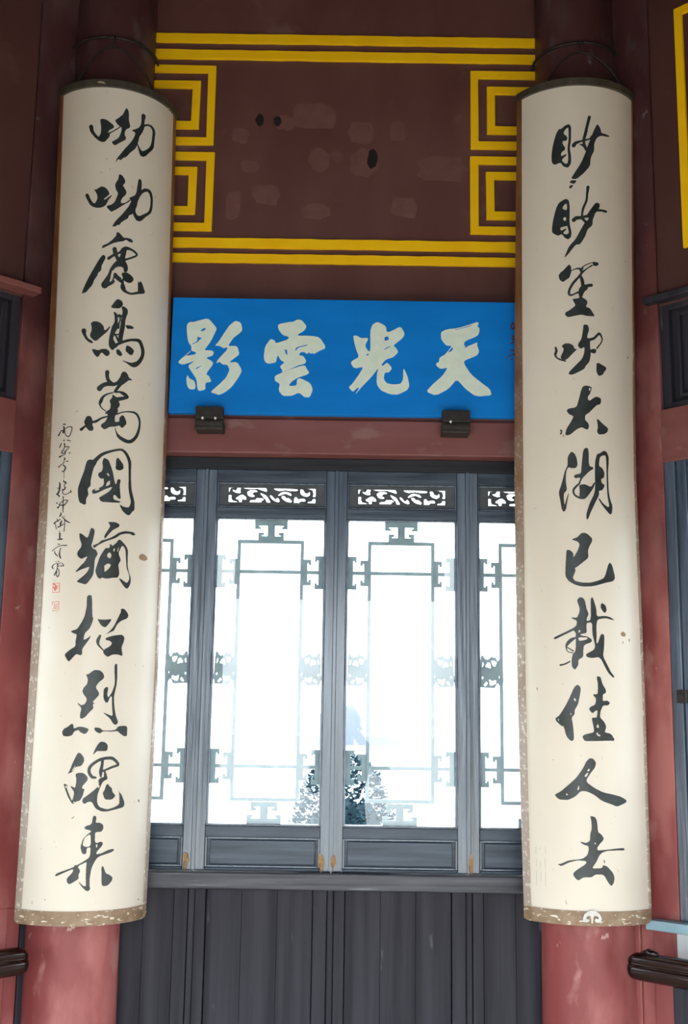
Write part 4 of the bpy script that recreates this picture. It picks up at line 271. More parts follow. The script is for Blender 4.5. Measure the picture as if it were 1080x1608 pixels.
tian|4498,29585 -242,-89 -320,-108 -148,-35 -236,-29 -113,-29 -133,-69 -11,-12 -29,-57 4,-15 0,-88 4,-15 1,-52 35,-81 119,-149 63,-36 128,1 -3,-37 -12,-33 -140,-184 -74,-78 -139,-88 -29,-35 -12,-23 -6,-92 -21,-37 -64,-34 -12,-22 0,-46 32,-43 92,-74 84,-9 146,39 15,-39 -107,-185 -81,-98 -47,-49 -224,-206 -97,-98 -112,-138 -15,-23 35,-61 204,-84 136,19 277,155 36,28 103,87 179,227 97,3 27,-23 170,-199 89,-87 209,-163 87,-44 126,-24 107,2 15,5 44,1 14,5 195,19 60,48 -47,146 -69,82 -191,141 -306,249 -117,125 -159,246 -44,96 0,72 10,15 81,54 260,108 78,48 31,22 50,93 0,82 -51,132 -10,56 15,67 -3,6 -59,-11 -206,-98 -79,-29 -2,-17 -12,-17 -15,-11 -54,-17 -16,2 6,23 49,24 -54,9 -17,36 2,113 68,58 37,22 255,114 104,64 21,22 30,62 10,37 6,31 1,82 -16,46 -53,51 -7,20 32,32 9,15 2,31 -12,47|4317,29478 8,1 13,-11 -33,-18 -202,-70 -290,-78 -30,-6 -50,2 1,6 30,12 187,46 290,95|3666,28665 13,4 2,-9 0,-71 -12,-33 -28,-29 -26,-18 -79,-31 -10,0 -2,6 7,23 113,145
insc1|-2170,25247 -185,1 -25,-8 1,-10 37,-11 249,-13 32,10 5,8 -16,14 -35,8|-2295,25177 -26,-11 4,-27 20,-24 8,-46 -13,-29 -10,-3 -130,-4 -15,2 -20,12 -33,-1 -206,-113 -100,-47 -9,-7 4,-16 49,-14 52,-2 34,10 199,152 42,-8 102,-5 -16,-47 30,-17 27,-7 64,-3 33,6 23,12 16,30 11,-4 36,-54 37,-36 43,-25 50,-20 114,-30 62,-10 61,-5 60,5 57,17 63,37 60,49 50,57 35,58 17,47 -6,43 -19,16 -48,18 -68,10 -90,5 -112,-3 -90,-6 -74,-11 -211,-44 -11,4 -15,25 -56,52 -28,10|-1745,25120 139,-2 78,-11 23,-9 10,-11 6,-40 -40,-89 -44,-52 -53,-42 -44,-24 -50,-17 -44,-5 -69,8 -47,9 -64,17 -52,22 -53,41 -59,74 26,15 -3,16 -45,17 -4,8 7,30 25,-7 23,-1 181,36 89,14|-2172,24715 -33,-10 -20,-32 3,-8 27,-7 32,-1 19,6 43,17 11,13 -23,17 -28,5|-1821,24697 -91,-3 -4,-8 21,-7 381,-41 29,0 9,3 -1,8 -17,7 -129,23 -130,17|-2389,24615 -138,-70 -44,-33 -35,-54 5,-13 19,-5 33,2 10,6 130,107 54,53 -9,7|-2114,24596 -38,-9 -6,-11 39,-70 3,-19 -17,-50 -55,-48 -170,-67 -28,-25 1,-21 28,-20 30,-9 41,-7 104,-4 171,10 12,-13 -28,-13 -64,-9 -203,-17 -274,-25 -33,-13 1,-16 18,-11 39,-10 42,-2 25,2 226,50 178,20 109,19 26,18 6,31 25,18 14,21 -8,13 26,24 27,12 179,59 61,31 7,16 -20,13 -70,14 -144,3 -152,-1 -46,-4 11,53 -8,51 -29,12|-2039,24461 34,-7 92,-3 91,3 129,-3 24,-4 2,-6 -66,-26 -177,-52 -42,-21 -18,-15 -119,15 -32,-3 -9,-10 13,-9 129,-16 -11,-16 -141,-15 -79,-4 -56,3 -6,14 22,20 158,77 47,49|-1600,24272 -31,-16 4,-11 34,-14 59,-1 57,20 -1,11 -18,6 -74,6|-2070,24130 -10,-11 38,-54 -12,-5 -7,-16 -5,-60 -27,-39 -54,-21 -172,-36 -298,-80 -11,-10 19,-12 25,-3 28,2 261,80 84,21 94,18 66,22 28,20 13,23 8,66 48,-2 22,2 24,8 4,11 -7,10 -120,60 -16,5|-1692,24000 -163,-18 -14,-8 7,-6 18,-4 38,-1 163,5 17,11 -11,14 -25,6|-2123,23878 -24,-10 10,-16 232,-81 7,-23 -29,-34 0,25 -11,8 -33,2 -16,-6 -7,-63 -8,-5 -71,-7 -109,-4 -33,-5 -7,-15 11,-9 18,-3 40,-2 154,16 33,-234 20,-5 10,4 -19,171 5,65 8,13 23,7 51,26 48,35 25,42 -11,13 -28,15 -145,51 -89,28
insc2|-1997,23362 -9,-3 -6,-18 6,-37 19,-14 19,-8 39,-9 39,-4 76,-2 10,-4 -65,-41 -47,-40 -14,-21 4,-13 17,-11 62,-19 7,-6 -71,-41 -58,-22 -30,0 -24,4 -19,20 -40,0 -9,-8 13,-81 22,-29 44,-29 84,-35 47,-11 47,-6 98,-2 80,4 109,12 266,49 64,3 35,14 -1,23 -82,49 -23,8 -14,0 -16,-6 0,-8 34,-47 -231,-55 -129,-18 -81,-5 -60,1 -46,4 -47,9 -56,19 -62,39 -25,50 11,3 63,-9 59,8 72,24 64,34 27,28 -12,18 -14,8 -35,10 -81,11 -10,11 49,35 51,26 84,33 16,17 -11,15 -34,12 -38,7 -125,6 -15,6 -42,38 -32,5|-2405,23304 -19,-8 35,-61 -15,-117 -166,5 -25,-4 -11,-6 10,-8 30,-6 150,-4 4,-8 -26,-47 -41,-46 -29,-20 -52,-22 -83,-25 -14,-16 8,-11 26,-11 54,-7 34,0 173,-61 58,-7 40,5 15,10 -2,11 -19,11 -180,57 69,25 38,24 53,64 24,67 50,7 1,10 -42,12 12,70 -6,37 -13,18 -39,28 -78,32|-1964,22832 -24,-9 -4,-7 30,-68 10,-66 -180,-44 -172,-56 -23,-19 1,-15 34,-24 2,-8 -56,-15 -126,-18 -17,-9 -4,-10 17,-16 36,-10 33,-3 56,6 97,45 22,15 7,11 -7,21 268,-24 69,-211 11,-8 17,-3 16,2 9,8 -2,209 75,9 67,20 106,57 111,49 33,23 6,15 -28,17 -30,5 -89,7 -162,-2 -133,-11 -11,41 7,78 -7,8 -27,9|-1658,22682 99,-3 23,-3 3,-6 -184,-85 -85,-30 -47,-6 -18,36 -18,80 82,13 74,4|-1968,22649 11,2 5,-10 -11,-94 -278,17 21,12 93,31|-2558,22643 -32,-9 -17,-11 2,-13 29,-10 91,-2 34,10 -4,21 -37,12|-2077,22307 -16,-6 -25,-59 -104,-57 3,-13 35,-12 24,-2 46,6 81,33 41,30 -3,28 -11,14 -36,31 -19,7|-1760,22180 -23,-6 -5,-15 18,-9 45,-3 24,5 5,16 -19,8|-1985,22176 -14,-8 33,-18 250,-93 -2,-23 31,-52 8,-54 -33,-1 -271,-40 20,53 64,84 -7,8 -18,6 -46,1 -115,-61 -33,-30 -4,-36 36,-42 -224,-29 -16,-18 22,-14 33,-6 32,-1 166,28 394,79 -2,-59 -39,-169 10,-15 12,-4 29,-1 25,9 29,231 -15,90 -17,39 143,-46 100,-19 87,-10 128,-6 49,0 10,9 -19,8 -145,23 -118,25 -144,39 -356,110 -43,12|-2446,22108 -14,-8 52,-56 -187,-34 -161,-40 -18,-17 8,-11 30,-12 52,-6 49,4 92,43 58,21 105,21 25,-7 48,-1 17,6 8,18 248,41 -3,16 -34,5 -261,-36 -70,49 -28,5|-2577,21930 -15,-8 6,-10 118,-140 20,-12 41,0 11,5 -2,13 -125,142 -21,9|-2119,21696 -25,-8 3,-15 27,-9 39,-1 24,8 -3,15 -27,9|-2109,21637 -37,-10 -6,-11 7,-10 40,-14 0,-133 26,-14 42,-4 30,4 17,12 -29,123 20,8 11,12 -15,14 -44,17 -23,5
insc3|-2076,21640 -33,-11 -10,-14 9,-52 -8,-73 5,-31 16,-14 -185,-14 -3,-14 28,-9 415,-4 60,7 21,11 -3,18 -46,15 -31,3 -133,-5 -5,163 -9,11 -36,12|-2213,21281 -9,-7 10,-7 34,-5 117,-13 52,-1 12,5 0,14 -17,8 -42,5|-1429,21236 -235,0 -179,-5 -242,-21 -206,-31 -139,-26 -272,-69 -64,-19 -2,-9 28,-8 23,-1 312,88 149,30 144,21 172,18 121,6 482,-8 22,12 -12,17 -25,5|-1911,21155 -80,-89 -49,-75 -15,-45 17,-38 28,-28 105,-77 35,-9 40,0 23,11 -17,32 -79,73 -32,55 7,76 69,106 -22,10|-2497,21062 -6,-53 44,-49 142,-49 129,-35 37,-6 31,4 -4,20 -228,75 -48,28 -48,56 -16,8|-2023,20730 -71,-21 -7,-6 12,-8 32,-2 91,15 12,10 -15,10|-2324,20714 -15,-8 18,-8 33,-4 54,0 8,7 -12,8|-1850,20673 -240,-32 -62,21 -25,2 -230,-24 -106,-16 -69,-17 -60,-26 -47,-47 16,-21 59,-22 152,-22 32,1 0,11 -94,24 -51,20 23,51 38,20 79,20 219,29 25,-3 24,-17 18,-32 11,-58 -14,-51 -44,-48 -224,-151 0,-10 51,-16 32,0 31,9 147,121 -46,-66 -3,-44 64,-52 69,-19 61,2 70,24 37,24 25,30 7,31 -11,62 -31,52 -37,22 -115,38 20,61 -9,66 192,32 39,4 71,-1 41,-10 85,-32 35,-19 11,-18 -50,-4 -351,4 -32,-5 -8,-7 10,-7 34,-5 40,3 282,-10 117,6 30,8 9,10 -2,14 -23,17 -50,24 -89,30 -82,18|-2094,20462 15,2 43,-11 58,-23 36,-76 -3,-41 -17,-31 -40,-24 -58,-19 -36,11 -35,21 -19,38 63,85 -12,7 -42,3 -4,4
seal1|-1854,20023 -266,0 -30,-3 -277,2 -23,5 -77,-11 15,-8 45,-2 6,-4 7,-209 -9,-10 11,-54 -20,-14 18,-8 682,12 22,5 -14,35 9,10 -22,245 -17,8|-2008,20006 177,0 16,-5 23,-263 -22,-5 -611,-10 -14,50 6,110 179,-85 -3,-28 28,-11 32,-1 23,8 73,67 7,17 -21,106 -36,12 -43,2 -12,9 -72,20 -8,7|-2432,19991 24,-11 100,-22 78,-11 -7,-87 -116,53 -82,10|-1923,19955 -14,-8 19,-47 15,-11 22,-2 19,9 -11,30 -16,24|-2074,19940 -14,-8 4,-20 35,-83 17,-8 21,-1 24,9 -35,82 -17,24
seal2|-1818,19439 -609,-14 -26,-8 25,-14 4,-78 17,-7 14,4 8,27 -7,61 537,13 52,-2 43,-254 8,-20 16,-6 14,5 1,21 -45,261 -22,11|-2235,19368 -3,-11 51,-65 -6,-23 -29,-25 -33,-5 -3,-14 -73,-40 15,-3 15,3 92,41 139,-22 11,-21 14,-4 13,3 3,21 161,7 22,5 -14,7 -120,-8 -40,0 -17,6 -8,57 91,19 21,-1 6,-5 2,-58 14,-3 12,3 8,24 -10,44 -24,8 -31,1 -89,-14 -12,11 -21,0 8,-89 -114,14 -14,7 37,27 7,34 -44,64 -16,6|-1884,19358 -213,-4 -35,-8 17,-5 103,-1 181,5 14,5 -7,7|-1918,19155 -402,-9 -53,-3 -12,-8 25,-5 64,-1 411,10 49,4 12,7 -24,6
chipsL|5192,21100 -215,-64 -45,-33 60,-70 95,-22 329,-24 180,4 291,41 56,35 -112,73 -81,19 -97,17 -308,32|6256,13344 -89,-43 15,-17 15,-8 221,-28 30,14 -111,68 -16,8|550,12865 -151,-41 -8,-10 15,-10 25,-4 18,2 151,41 8,9 -8,8 -32,6|6929,10315 -51,-8 3,-10 120,-29 46,-7 54,-3 55,8 -3,9 -126,30 -46,8|-1361,10441 -28,-12 3,-7 31,-9 80,1 27,10 -2,9 -30,10
chipsR|3933,28005 -37,-15 -4,-50 10,-24 23,-4 31,2 37,13 17,74 -36,8|2603,18779 -164,-57 -17,-30 63,-44 31,-10 67,-12 182,-6 73,12 79,50 -24,32 -189,62|3244,18559 -31,-12 -6,-65 28,-10 26,0 39,12 6,66 -28,10|2599,18465 -27,-12 -4,-45 26,-10 22,0 36,12 3,45 -25,10|-4241,17001 -25,-11 -2,-45 7,-22 16,-6 22,-1 25,9 9,65 -24,11|-3026,14773 -16,-8 1,-7 14,-5 68,0 20,6 1,10 -14,5
cloud|-486,10348 -125,-13 -97,-21 -215,-66 -49,-23 -33,-22 -86,-111 -2,-31 22,-29 65,-30 114,-10 115,6 97,25 35,21 -12,33 -28,8 -77,-5 -38,4 -68,23 1,20 121,46 38,5 134,-2 50,-44 0,-137 17,-31 14,-6 58,6 37,48 40,133 53,33 145,6 62,-9 85,-35 16,-23 -53,-26 -29,1 -76,18 -39,-1 -53,-14 -41,-23 18,-43 50,-20 153,-23 78,5 103,25 59,27 30,47 -13,43 -85,84 -81,41 -270,69 -115,23
faint|-4586,12100 -18,-8 -13,-230 25,-7 26,9 13,229 -15,7|-3763,12125 -17,-8 -10,-190 23,-8 23,9 10,190 -13,7|-3832,11819 -15,-5 -2,-8 34,-334 23,-8 22,7 1,7 -34,335 -13,6|-4547,11758 -18,-9 -13,-228 25,-8 25,10 13,228 -15,7|-4214,11693 -17,-8 -15,-266 23,-7 25,9 15,266 -14,6|-4566,11415 -18,-9 -8,-135 -11,-320 18,-5 18,7 33,455 -15,7|-4178,11354 -17,-9 -7,-121 -1,-144 16,-5 18,7 21,265 -14,6|-3804,11367 -17,-9 -9,-158 -7,-256 16,-6 16,7 30,415 -13,7
sideseal|5859,29616 -14,-11 -65,-92 -12,-35 0,-23 5,-23 17,-34 30,-39 27,-16 33,0 20,7 16,11 15,16 11,23 4,15 -1,130 -6,20 -12,9 -22,0 -12,-10 -5,-17 4,-64 -2,-63 -2,-9 -10,-10 -13,-6 -12,4 -25,28 -10,23 -3,20 6,18 9,13 52,60 13,21 0,17 -9,13 -10,5|5823,29146 -9,-7 -3,-17 6,-10 36,-19 3,-63 -1,-3 -9,-1 -52,4 -9,-7 -3,-14 4,-10 8,-5 61,-10 0,-60 -3,-17 -4,-15 -12,-15 -24,-9 -31,-5 -23,-10 -5,-8 0,-12 5,-8 9,-4 25,6 44,4 22,9 18,18 11,20 6,29 -1,72 22,0 10,6 6,12 -1,9 -9,12 -30,7 -6,49 4,2 19,-9 14,4 7,12 -4,16 -46,27 -44,20|5776,28616 -10,-6 -6,-12 3,-14 12,-9 123,-30 11,0 11,7 7,12 0,11 -6,11 -11,7 -123,24|5878,28495 -8,-5 -6,-10 -1,-23 36,-72 11,-8 11,0 12,9 3,15 -21,79 -7,10 -8,5|5829,28474 -214,-158 -11,-9 0,-14 9,-5 14,7 219,141 8,12 0,11 -9,13|5769,28282 -6,-7 -2,-9 1,-8 7,-7 49,-9 8,2 9,9 0,15 -9,9 -32,6
fret|-3519,23897 -85,-17 13,-42 -21,-111 24,-55 -18,-10 -115,-1 -96,40 -30,29 -28,59 56,-39 67,8 35,51 12,41 -9,11 -236,-40 -29,-99 -21,-30 -42,8 -9,41 8,56 -29,3 -9,-11 15,-360 17,8 -3,90 25,49 17,10 74,1 30,-23 -16,-77 23,-55 31,-42 238,-46 -21,72 -22,15 -68,10 -10,35 34,37 120,78 74,15 90,-62 21,-25 17,-37 4,-42 -25,-14 -95,19 -27,-13 -9,-77 -13,-28 32,-10 400,-14 149,6 -21,10 -197,11 -54,14 -18,15 10,37 40,16 61,1 80,16 20,14 19,38 41,10 149,-4 54,-16 10,-14 -8,-36 -47,-18 -22,-23 -10,-57 -94,-14 21,-10 724,-10 575,-18 196,3 196,40 3,49 19,21 91,12 33,16 15,9 18,51 27,15 77,-2 22,-34 4,-83 14,-2 17,16 -11,383 -35,3 8,-159 -17,-37 -13,-8 -81,0 -11,16 25,56 0,62 -36,103 -323,68 -157,18 -1173,2 -14,-3 29,-13 45,-124 -8,-24 -14,-6 -301,97 -318,-12 -177,27 -22,8 -8,14 8,11 156,16 136,2 20,11|-2340,23844 553,-9 176,-18 5,-10 -9,-35 -28,-11 -237,-3 -150,25 -216,-31 -89,21 -113,55 -6,7 9,3|-1498,23822 66,-6 27,-27 34,-71 34,-27 75,-10 20,5 47,46 9,-9 9,-55 -1,-28 -14,-27 -61,-45 -47,-7 -82,19 -62,34 -35,29 -22,48 -11,103|-3240,23775 159,-1 48,-16 9,-15 11,-27 -12,-9 -108,-12 -54,-51 2,-22 71,-39 7,-21 -8,-22 -27,-9 -115,5 -63,37 -42,96 4,28 12,20 75,52|-2100,23723 37,4 95,-12 82,-21 63,-61 2,-23 -22,-21 -20,3 -130,59 -68,0 -154,-56 -61,-11 -4,26 54,49 69,51|-2903,23669 35,-4 131,-61 66,-56 119,-198 -2,-29 -20,-9 -67,-1 -31,16 -25,96 -176,188|-2564,23598 37,-4 37,-29 88,-104 34,-7 60,53 27,-6 52,-91 1,-28 -36,-23 -40,-2 -103,41 -48,33 -63,62 -44,71 -7,20|-2150,23577 64,4 34,-14 42,-66 74,7 48,-22 72,-70 9,-41 -23,-23 -48,-2 -102,27 -55,27 -98,77 -31,75|-1669,23543 24,-3 49,-60 34,-8 135,23 54,-8 15,-8 32,-62 -25,-18 -122,-1 -27,-9 -63,-65 -23,-9 -115,-1 -21,35 7,138 16,44
bat|-6019,18178 -3,-10 -14,-182 -1,-257 0,-446 13,-191 4,-24 51,0 8,4 32,28 69,104 29,13 82,-147 9,-8 58,-13 170,12 240,6 34,199 -28,698 -23,196 -12,1 -32,-6 -30,-29 -49,-83 -38,-20 -80,12 -13,5 -30,17 -48,60 -19,7 -12,3 -50,-31 -14,-3 -12,-2 -42,12 -21,-22 -34,-90 -19,-22 -19,9 -14,10 -18,33 -42,120 -26,34 -8,5|-5737,17976 93,2 6,-6 9,-23 -40,-104 -14,-22 -14,-20 -42,-21 -29,23 -40,93 -1,19 2,19 5,5 36,25|-5348,17936 3,0 11,-16 7,-53 11,-91 -5,-14 -5,-6 -44,65 -5,31 0,12|-5536,17924 3,0 35,-24 62,-99 -1,-34 -8,-4 -76,-9 -24,-7 -54,-31 -5,0 -11,24 12,116 20,39|-5942,17496 51,-35 6,-19 1,-28 -42,-111 -11,7 -5,10 -14,143|-5329,17446 7,0 10,-12 3,-71 -11,-11 -46,48 2,19|-5568,17344 4,0 13,-23 -3,-24 -20,-110 -26,-41 -50,6 -42,14 -74,35 -26,33 -3,74 20,13 12,0 75,-27 34,3 17,3|-5476,17262 27,-6 65,-78 8,-28 -28,-30 -30,10 -63,61 -8,26
"""
def glyphs():
    out = {}
    for line in GLYPHS.strip().splitlines():
        name, *loops = line.split('|'); L = []
        for s in loops:
            a = z = 0; P = []
            for t in s.split():
                da, dz = t.split(','); a += int(da); z += int(dz); P.append((a, z))
            L.append(P)
        out[name] = L
    return out
G = glyphs()
def nest(loops):
    """outer loops with the holes that lie in them"""
    def area(P): return .5*sum(P[i][0]*P[(i+1) % len(P)][1] - P[(i+1) % len(P)][0]*P[i][1] for i in range(len(P)))
    def inside(p, P):
        c = False; n = len(P)
        for i in range(n):
            a, b = P[i], P[(i+1) % n]
            if (a[1] > p[1]) != (b[1] > p[1]) and p[0] < (b[0]-a[0])*(p[1]-a[1])/(b[1]-a[1]) + a[0]: c = not c
        return c
    depth = [sum(1 for j, Q in enumerate(loops) if j != i and abs(area(Q)) > abs(area(P)) and inside(P[0], Q)) for i, P in enumerate(loops)]
    res = []
    for i, P in enumerate(loops):
        if depth[i] % 2 == 0:
            res.append([P] + [Q for j, Q in enumerate(loops) if depth[j] == depth[i]+1 and abs(area(Q)) < abs(area(P)) and inside(Q[0], P)])
    return res
def flat_mesh(loops, cuts_x=(), cuts_y=()):
    bm = bmesh.new()
    for grp in nest(loops):
        vecs = [[Vector((x, y, 0)) for x, y in P] for P in grp]
        flat = [p for P in vecs for p in P]; vs = [bm.verts.new(p) for p in flat]
        for tri in tessellate_polygon(vecs):
            try: bm.faces.new([vs[i] for i in tri])
            except ValueError: pass
    for c in cuts_x:
        bmesh.ops.bisect_plane(bm, geom=bm.verts[:]+bm.edges[:]+bm.faces[:], plane_co=(c, 0, 0), plane_no=(1, 0, 0))
    for c in cuts_y:
        bmesh.ops.bisect_plane(bm, geom=bm.verts[:]+bm.edges[:]+bm.faces[:], plane_co=(0, c, 0), plane_no=(0, 1, 0))
    return bm
def solidify(bm, f_out, f_in, name, m, parent, o0, smooth=False):
    """bm flat in (a, z): front at f_out, edge walls back to f_in"""
    bm.verts.ensure_lookup_table()
    flat = {v: v.co.copy() for v in bm.verts}
    be = [e for e in bm.edges if len(e.link_faces) == 1]
    bv = {v for e in be for v in e.verts}
    back = {}
    for v in bv: back[v] = bm.verts.new(f_in(flat[v].x, flat[v].y) - o0)
    front_faces = bm.faces[:]
    for v, c in flat.items(): v.co = f_out(c.x, c.y) - o0
    for e in be:
        a, b = e.verts
        try: bm.faces.new((a, b, back[b], back[a]))
        except ValueError: pass
    bmesh.ops.recalc_face_normals(bm, faces=bm.faces)
    me = bpy.data.meshes.new(name); bm.to_mesh(me); bm.free(); me.materials.append(m)
    o = bpy.data.objects.new(name, me); COL.objects.link(o); o.parent = parent
    return o

# ================================================================ the setting
T0 = bay(0)
# floor, ceiling, roof, terrace, lake
oct_ = [(v.x, v.y) for v in V]
def oct_scaled(r, z): return [Vector((CX + (x-CX)*r, CY + (y-CY)*r, z)) for x, y in oct_]
def slab(name, r, z0, z1, m):
    mb = MB(); mb.add(oct_scaled(r, z0)+oct_scaled(r, z1), [tuple(range(8)), tuple(range(8, 16))]+[(i, (i+1) % 8, (i+1) % 8+8, i+8) for i in range(8)])
    return mb.build(name, m)
tag(slab('floor', 1.06, -.12, 0, M_FLOOR), 'pale stone floor inside the pavilion', kind='structure')
tag(slab('ceiling', 1.06, 4.9, 5.0, M_CEIL), 'dark red painted ceiling of the pavilion', kind='structure')
mb = MB(); A, B_, D_, E_ = oct_scaled(1.08, 4.86), oct_scaled(1.62, 4.0), oct_scaled(1.62, 4.12), oct_scaled(1.08, 5.05)
mb.add(A+B_+D_+E_, [(i+8*j, (i+1) % 8+8*j, (i+1) % 8+8*((j+1) % 4), i+8*((j+1) % 4)) for i in range(8) for j in range(4)])
tag(mb.build('roof_eave', M_TILE), 'grey tiled eave running around the pavilion', kind='structure')
tag(slab('terrace', 4.6, -.5, -.13, M_STONE), 'unseen pale stone terrace around the pavilion, widened for bounce light', kind='structure')  # made pale and wide to bounce light up into the pavilion
mb = MB(); mb.add([(-900, -900, -1.4), (900, -900, -1.4), (900, 900, -1.4), (-900, 900, -1.4)], [(0, 1, 2, 3)])
tag(mb.build('lake', M_WATER), 'wide pale lake stretching beyond the windows', kind='structure')

# --- back wall: upper panel with raised yellow bands
YW = 3.965
wb = MB().box(-.80, .76, YW, 4.06, 2.60, 4.9).build('wall_back', M_MAROON, origin=(0, YW, 2.6))
tag(wb, 'maroon painted wall panel with raised yellow bands above the blue plaque', kind='structure')
wb['_o'] = (0, YW, 2.6)
def band(x0, x1, z0, z1, w=.03):
    # open C of a yellow band; x0 is the closed side
    s = 1 if x1 > x0 else -1
    lo = [(x1, z1), (x0, z1), (x0, z0), (x1, z0), (x1, z0+w), (x0+s*w, z0+w), (x0+s*w, z1-w), (x1, z1-w)]
    # a little hand-made wobble
    lo = [(x+random.uniform(-.0015, .0015), z+random.uniform(-.0015, .0015)) for x, z in lo]
    n = len(lo); mb = MB()
    vs = [Vector((x, YW-.011, z)) for x, z in lo]+[Vector((x, YW+.002, z)) for x, z in lo]
    mb.add(vs, [(0, 1, 6, 7), (1, 2, 5, 6), (2, 3, 4, 5)]+[(i, i+n, (i+1) % n+n, (i+1) % n) for i in range(n)])
    return mb.build('yellow_band', M_YELLOW, wb, bevel=.002)
for z0, z1 in ((4.060, 4.096), (3.993, 4.030), (3.252, 3.289), (3.196, 3.230)):
    pts = []; n = 40
    for i in range(n+1): pts.append((-.80+1.56*i/n, z0+random.uniform(-.001, .001)))
    for i in range(n, -1, -1): pts.append((-.80+1.56*i/n, z1+random.uniform(-.001, .001)))
    mb = MB(); vs = [Vector((x, YW-.011, z)) for x, z in pts]+[Vector((x, YW+.002, z)) for x, z in pts]; N_ = len(pts)
    mb.add(vs, [(i, i+1, N_-2-i, N_-1-i) for i in range(n)]+[(i, i+N_, (i+1) % N_+N_, (i+1) % N_) for i in range(N_)])
    mb.build('yellow_band', M_YELLOW, wb, bevel=.002)
band(-.495, -.80, 3.649, 3.966); band(-.551, -.80, 3.711, 3.904)
band(-.490, -.80, 3.316, 3.621); band(-.552, -.80, 3.378, 3.562)
band(.442, .76, 3.650, 3.960); band(.503, .76, 3.709, 3.898)
band(.440, .76, 3.319, 3.620); band(.496, .76, 3.376, 3.560)
def blob(cx, cz, rx, rz, name, m, y, seed, square=False, th=.0012):
    rnd = random.Random(seed); n = 14; lo = []
    for i in range(n):
        a = 2*math.pi*i/n; c, s_ = math.cos(a), math.sin(a)
        if square: k = 1/max(abs(c), abs(s_))**.8
        else: k = 1
        k *= rnd.uniform(.82, 1.08); lo.append((cx+rx*c*k, cz+rz*s_*k))
    return MB().prism(lo, y-th, y+.001).build(name, m, wb)
for i, (x, z, rx, rz) in enumerate([(-.331, 3.755, .016, .024), (-.264, 3.750, .014, .022), (.084, 3.605, .020, .038)]):
    k_ = blob(x, z, rx, rz, 'knot_hole', M_KNOT, YW, i+3, th=.004)
    k_['label'] = 'black hole in the maroon paint'
for i, (x, z, rx, rz, sq) in enumerate([(-.235, 3.745, .035, .03, True), (-.13, 3.775, .085, .05, True), (-.36, 3.57, .035, .026, True), (-.11, 3.60, .042, .05, False),
                                        (-.42, 3.42, .03, .055, True), (-.12, 3.40, .06, .035, False), (-.30, 3.46, .05, .04, True), (.04, 3.71, .05, .045, True),
                                        (.055, 3.59, .055, .06, False), (.175, 3.72, .03, .04, True), (.20, 3.42, .05, .04, True), (.10, 4.01, .05, .02, True),
                                        (.34, 3.57, .09, .05, True), (-.40, 3.69, .03, .03, True)]):
    if i == 11: continue
    blob(x, z, rx, rz, 'paint_patch', M_PATCH, YW, 40+i, sq, .0003+.0002*i)
# beams and dark header
o = MB().box(-.80, .76, 3.925, 4.05, 2.489, 2.612).build('trim_1', M_BEAM, bevel=.004, origin=(0, 3.92, 2.48)); tag(o, 'faded red beam running under the blue plaque', kind='structure')
o = MB().box(-.80, .76, 3.942, YW-.001, 2.612, 2.66).build('trim_2', M_BEAM, bevel=.003, origin=(0, 3.93, 2.6)); tag(o, 'narrow red batten behind the foot of the blue plaque', kind='structure')
o = MB().box(-.83, .79, 3.985, 4.05, 2.446, 2.488).build('trim_3', M_HEAD, bevel=.002, origin=(0, 3.985, 2.44)); tag(o, 'dark timber head rail above the lattice windows', kind='structure')
o = MB().box(-.83, .79, 3.950, 4.045, 1.046, 1.098).build('trim_4', M_SILL, bevel=.004, origin=(0, 3.95, 1.04)); tag(o, 'dark timber sill rail under the lattice windows', kind='structure')
# --- dado of dark boards under the sill
SEAM = [-.9305, -.478, -.0255, .427, .8795]
dado = empty('wall_dado', (0, 3.99, 0)); tag(dado, 'dark timber dado of tall boards below the window sill rail', kind='structure')
for i in range(4):
    a, b = SEAM[i], SEAM[i+1]
    if i == 0: a = -.83
    if i == 3: b = .79
    for (x0, x1) in (((a if i else SEAM[0])+.012, SEAM[i]+.046), (SEAM[i+1]-.046-.010, SEAM[i+1]-.012)):
        x0, x1 = max(x0, -.83), min(x1, .79)
        if x1 > x0: MB().box(x0, x1, 3.985, 4.03, .02, 1.046).build('stile', M_DADO, dado, bevel=.002)
    n = 3
    xa, xb = max(SEAM[i]+.048, -.83), min(SEAM[i+1]-.058, .79)
    for k in range(n):
        MB().box(xa+(xb-xa)*k/n+.0004, xa+(xb-xa)*(k+1)/n-.0004, 4.000, 4.022, .10, 1.046).build('board', M_DADO, dado, bevel=.001)
    MB().box(xa, xb, 3.988, 4.03, .02, .10).build('bottom_rail', M_DADO, dado, bevel=.002)
for s_ in SEAM[1:4]:
    MB().box(s_-.0105, s_+.0105, 3.992, 4.03, .02, 1.046).build('cover_strip', M_DADO, dado, bevel=.003)
MB().box(-.83, .79, 4.032, 4.05, .0, 1.046).build('backing', M_DADO, dado)

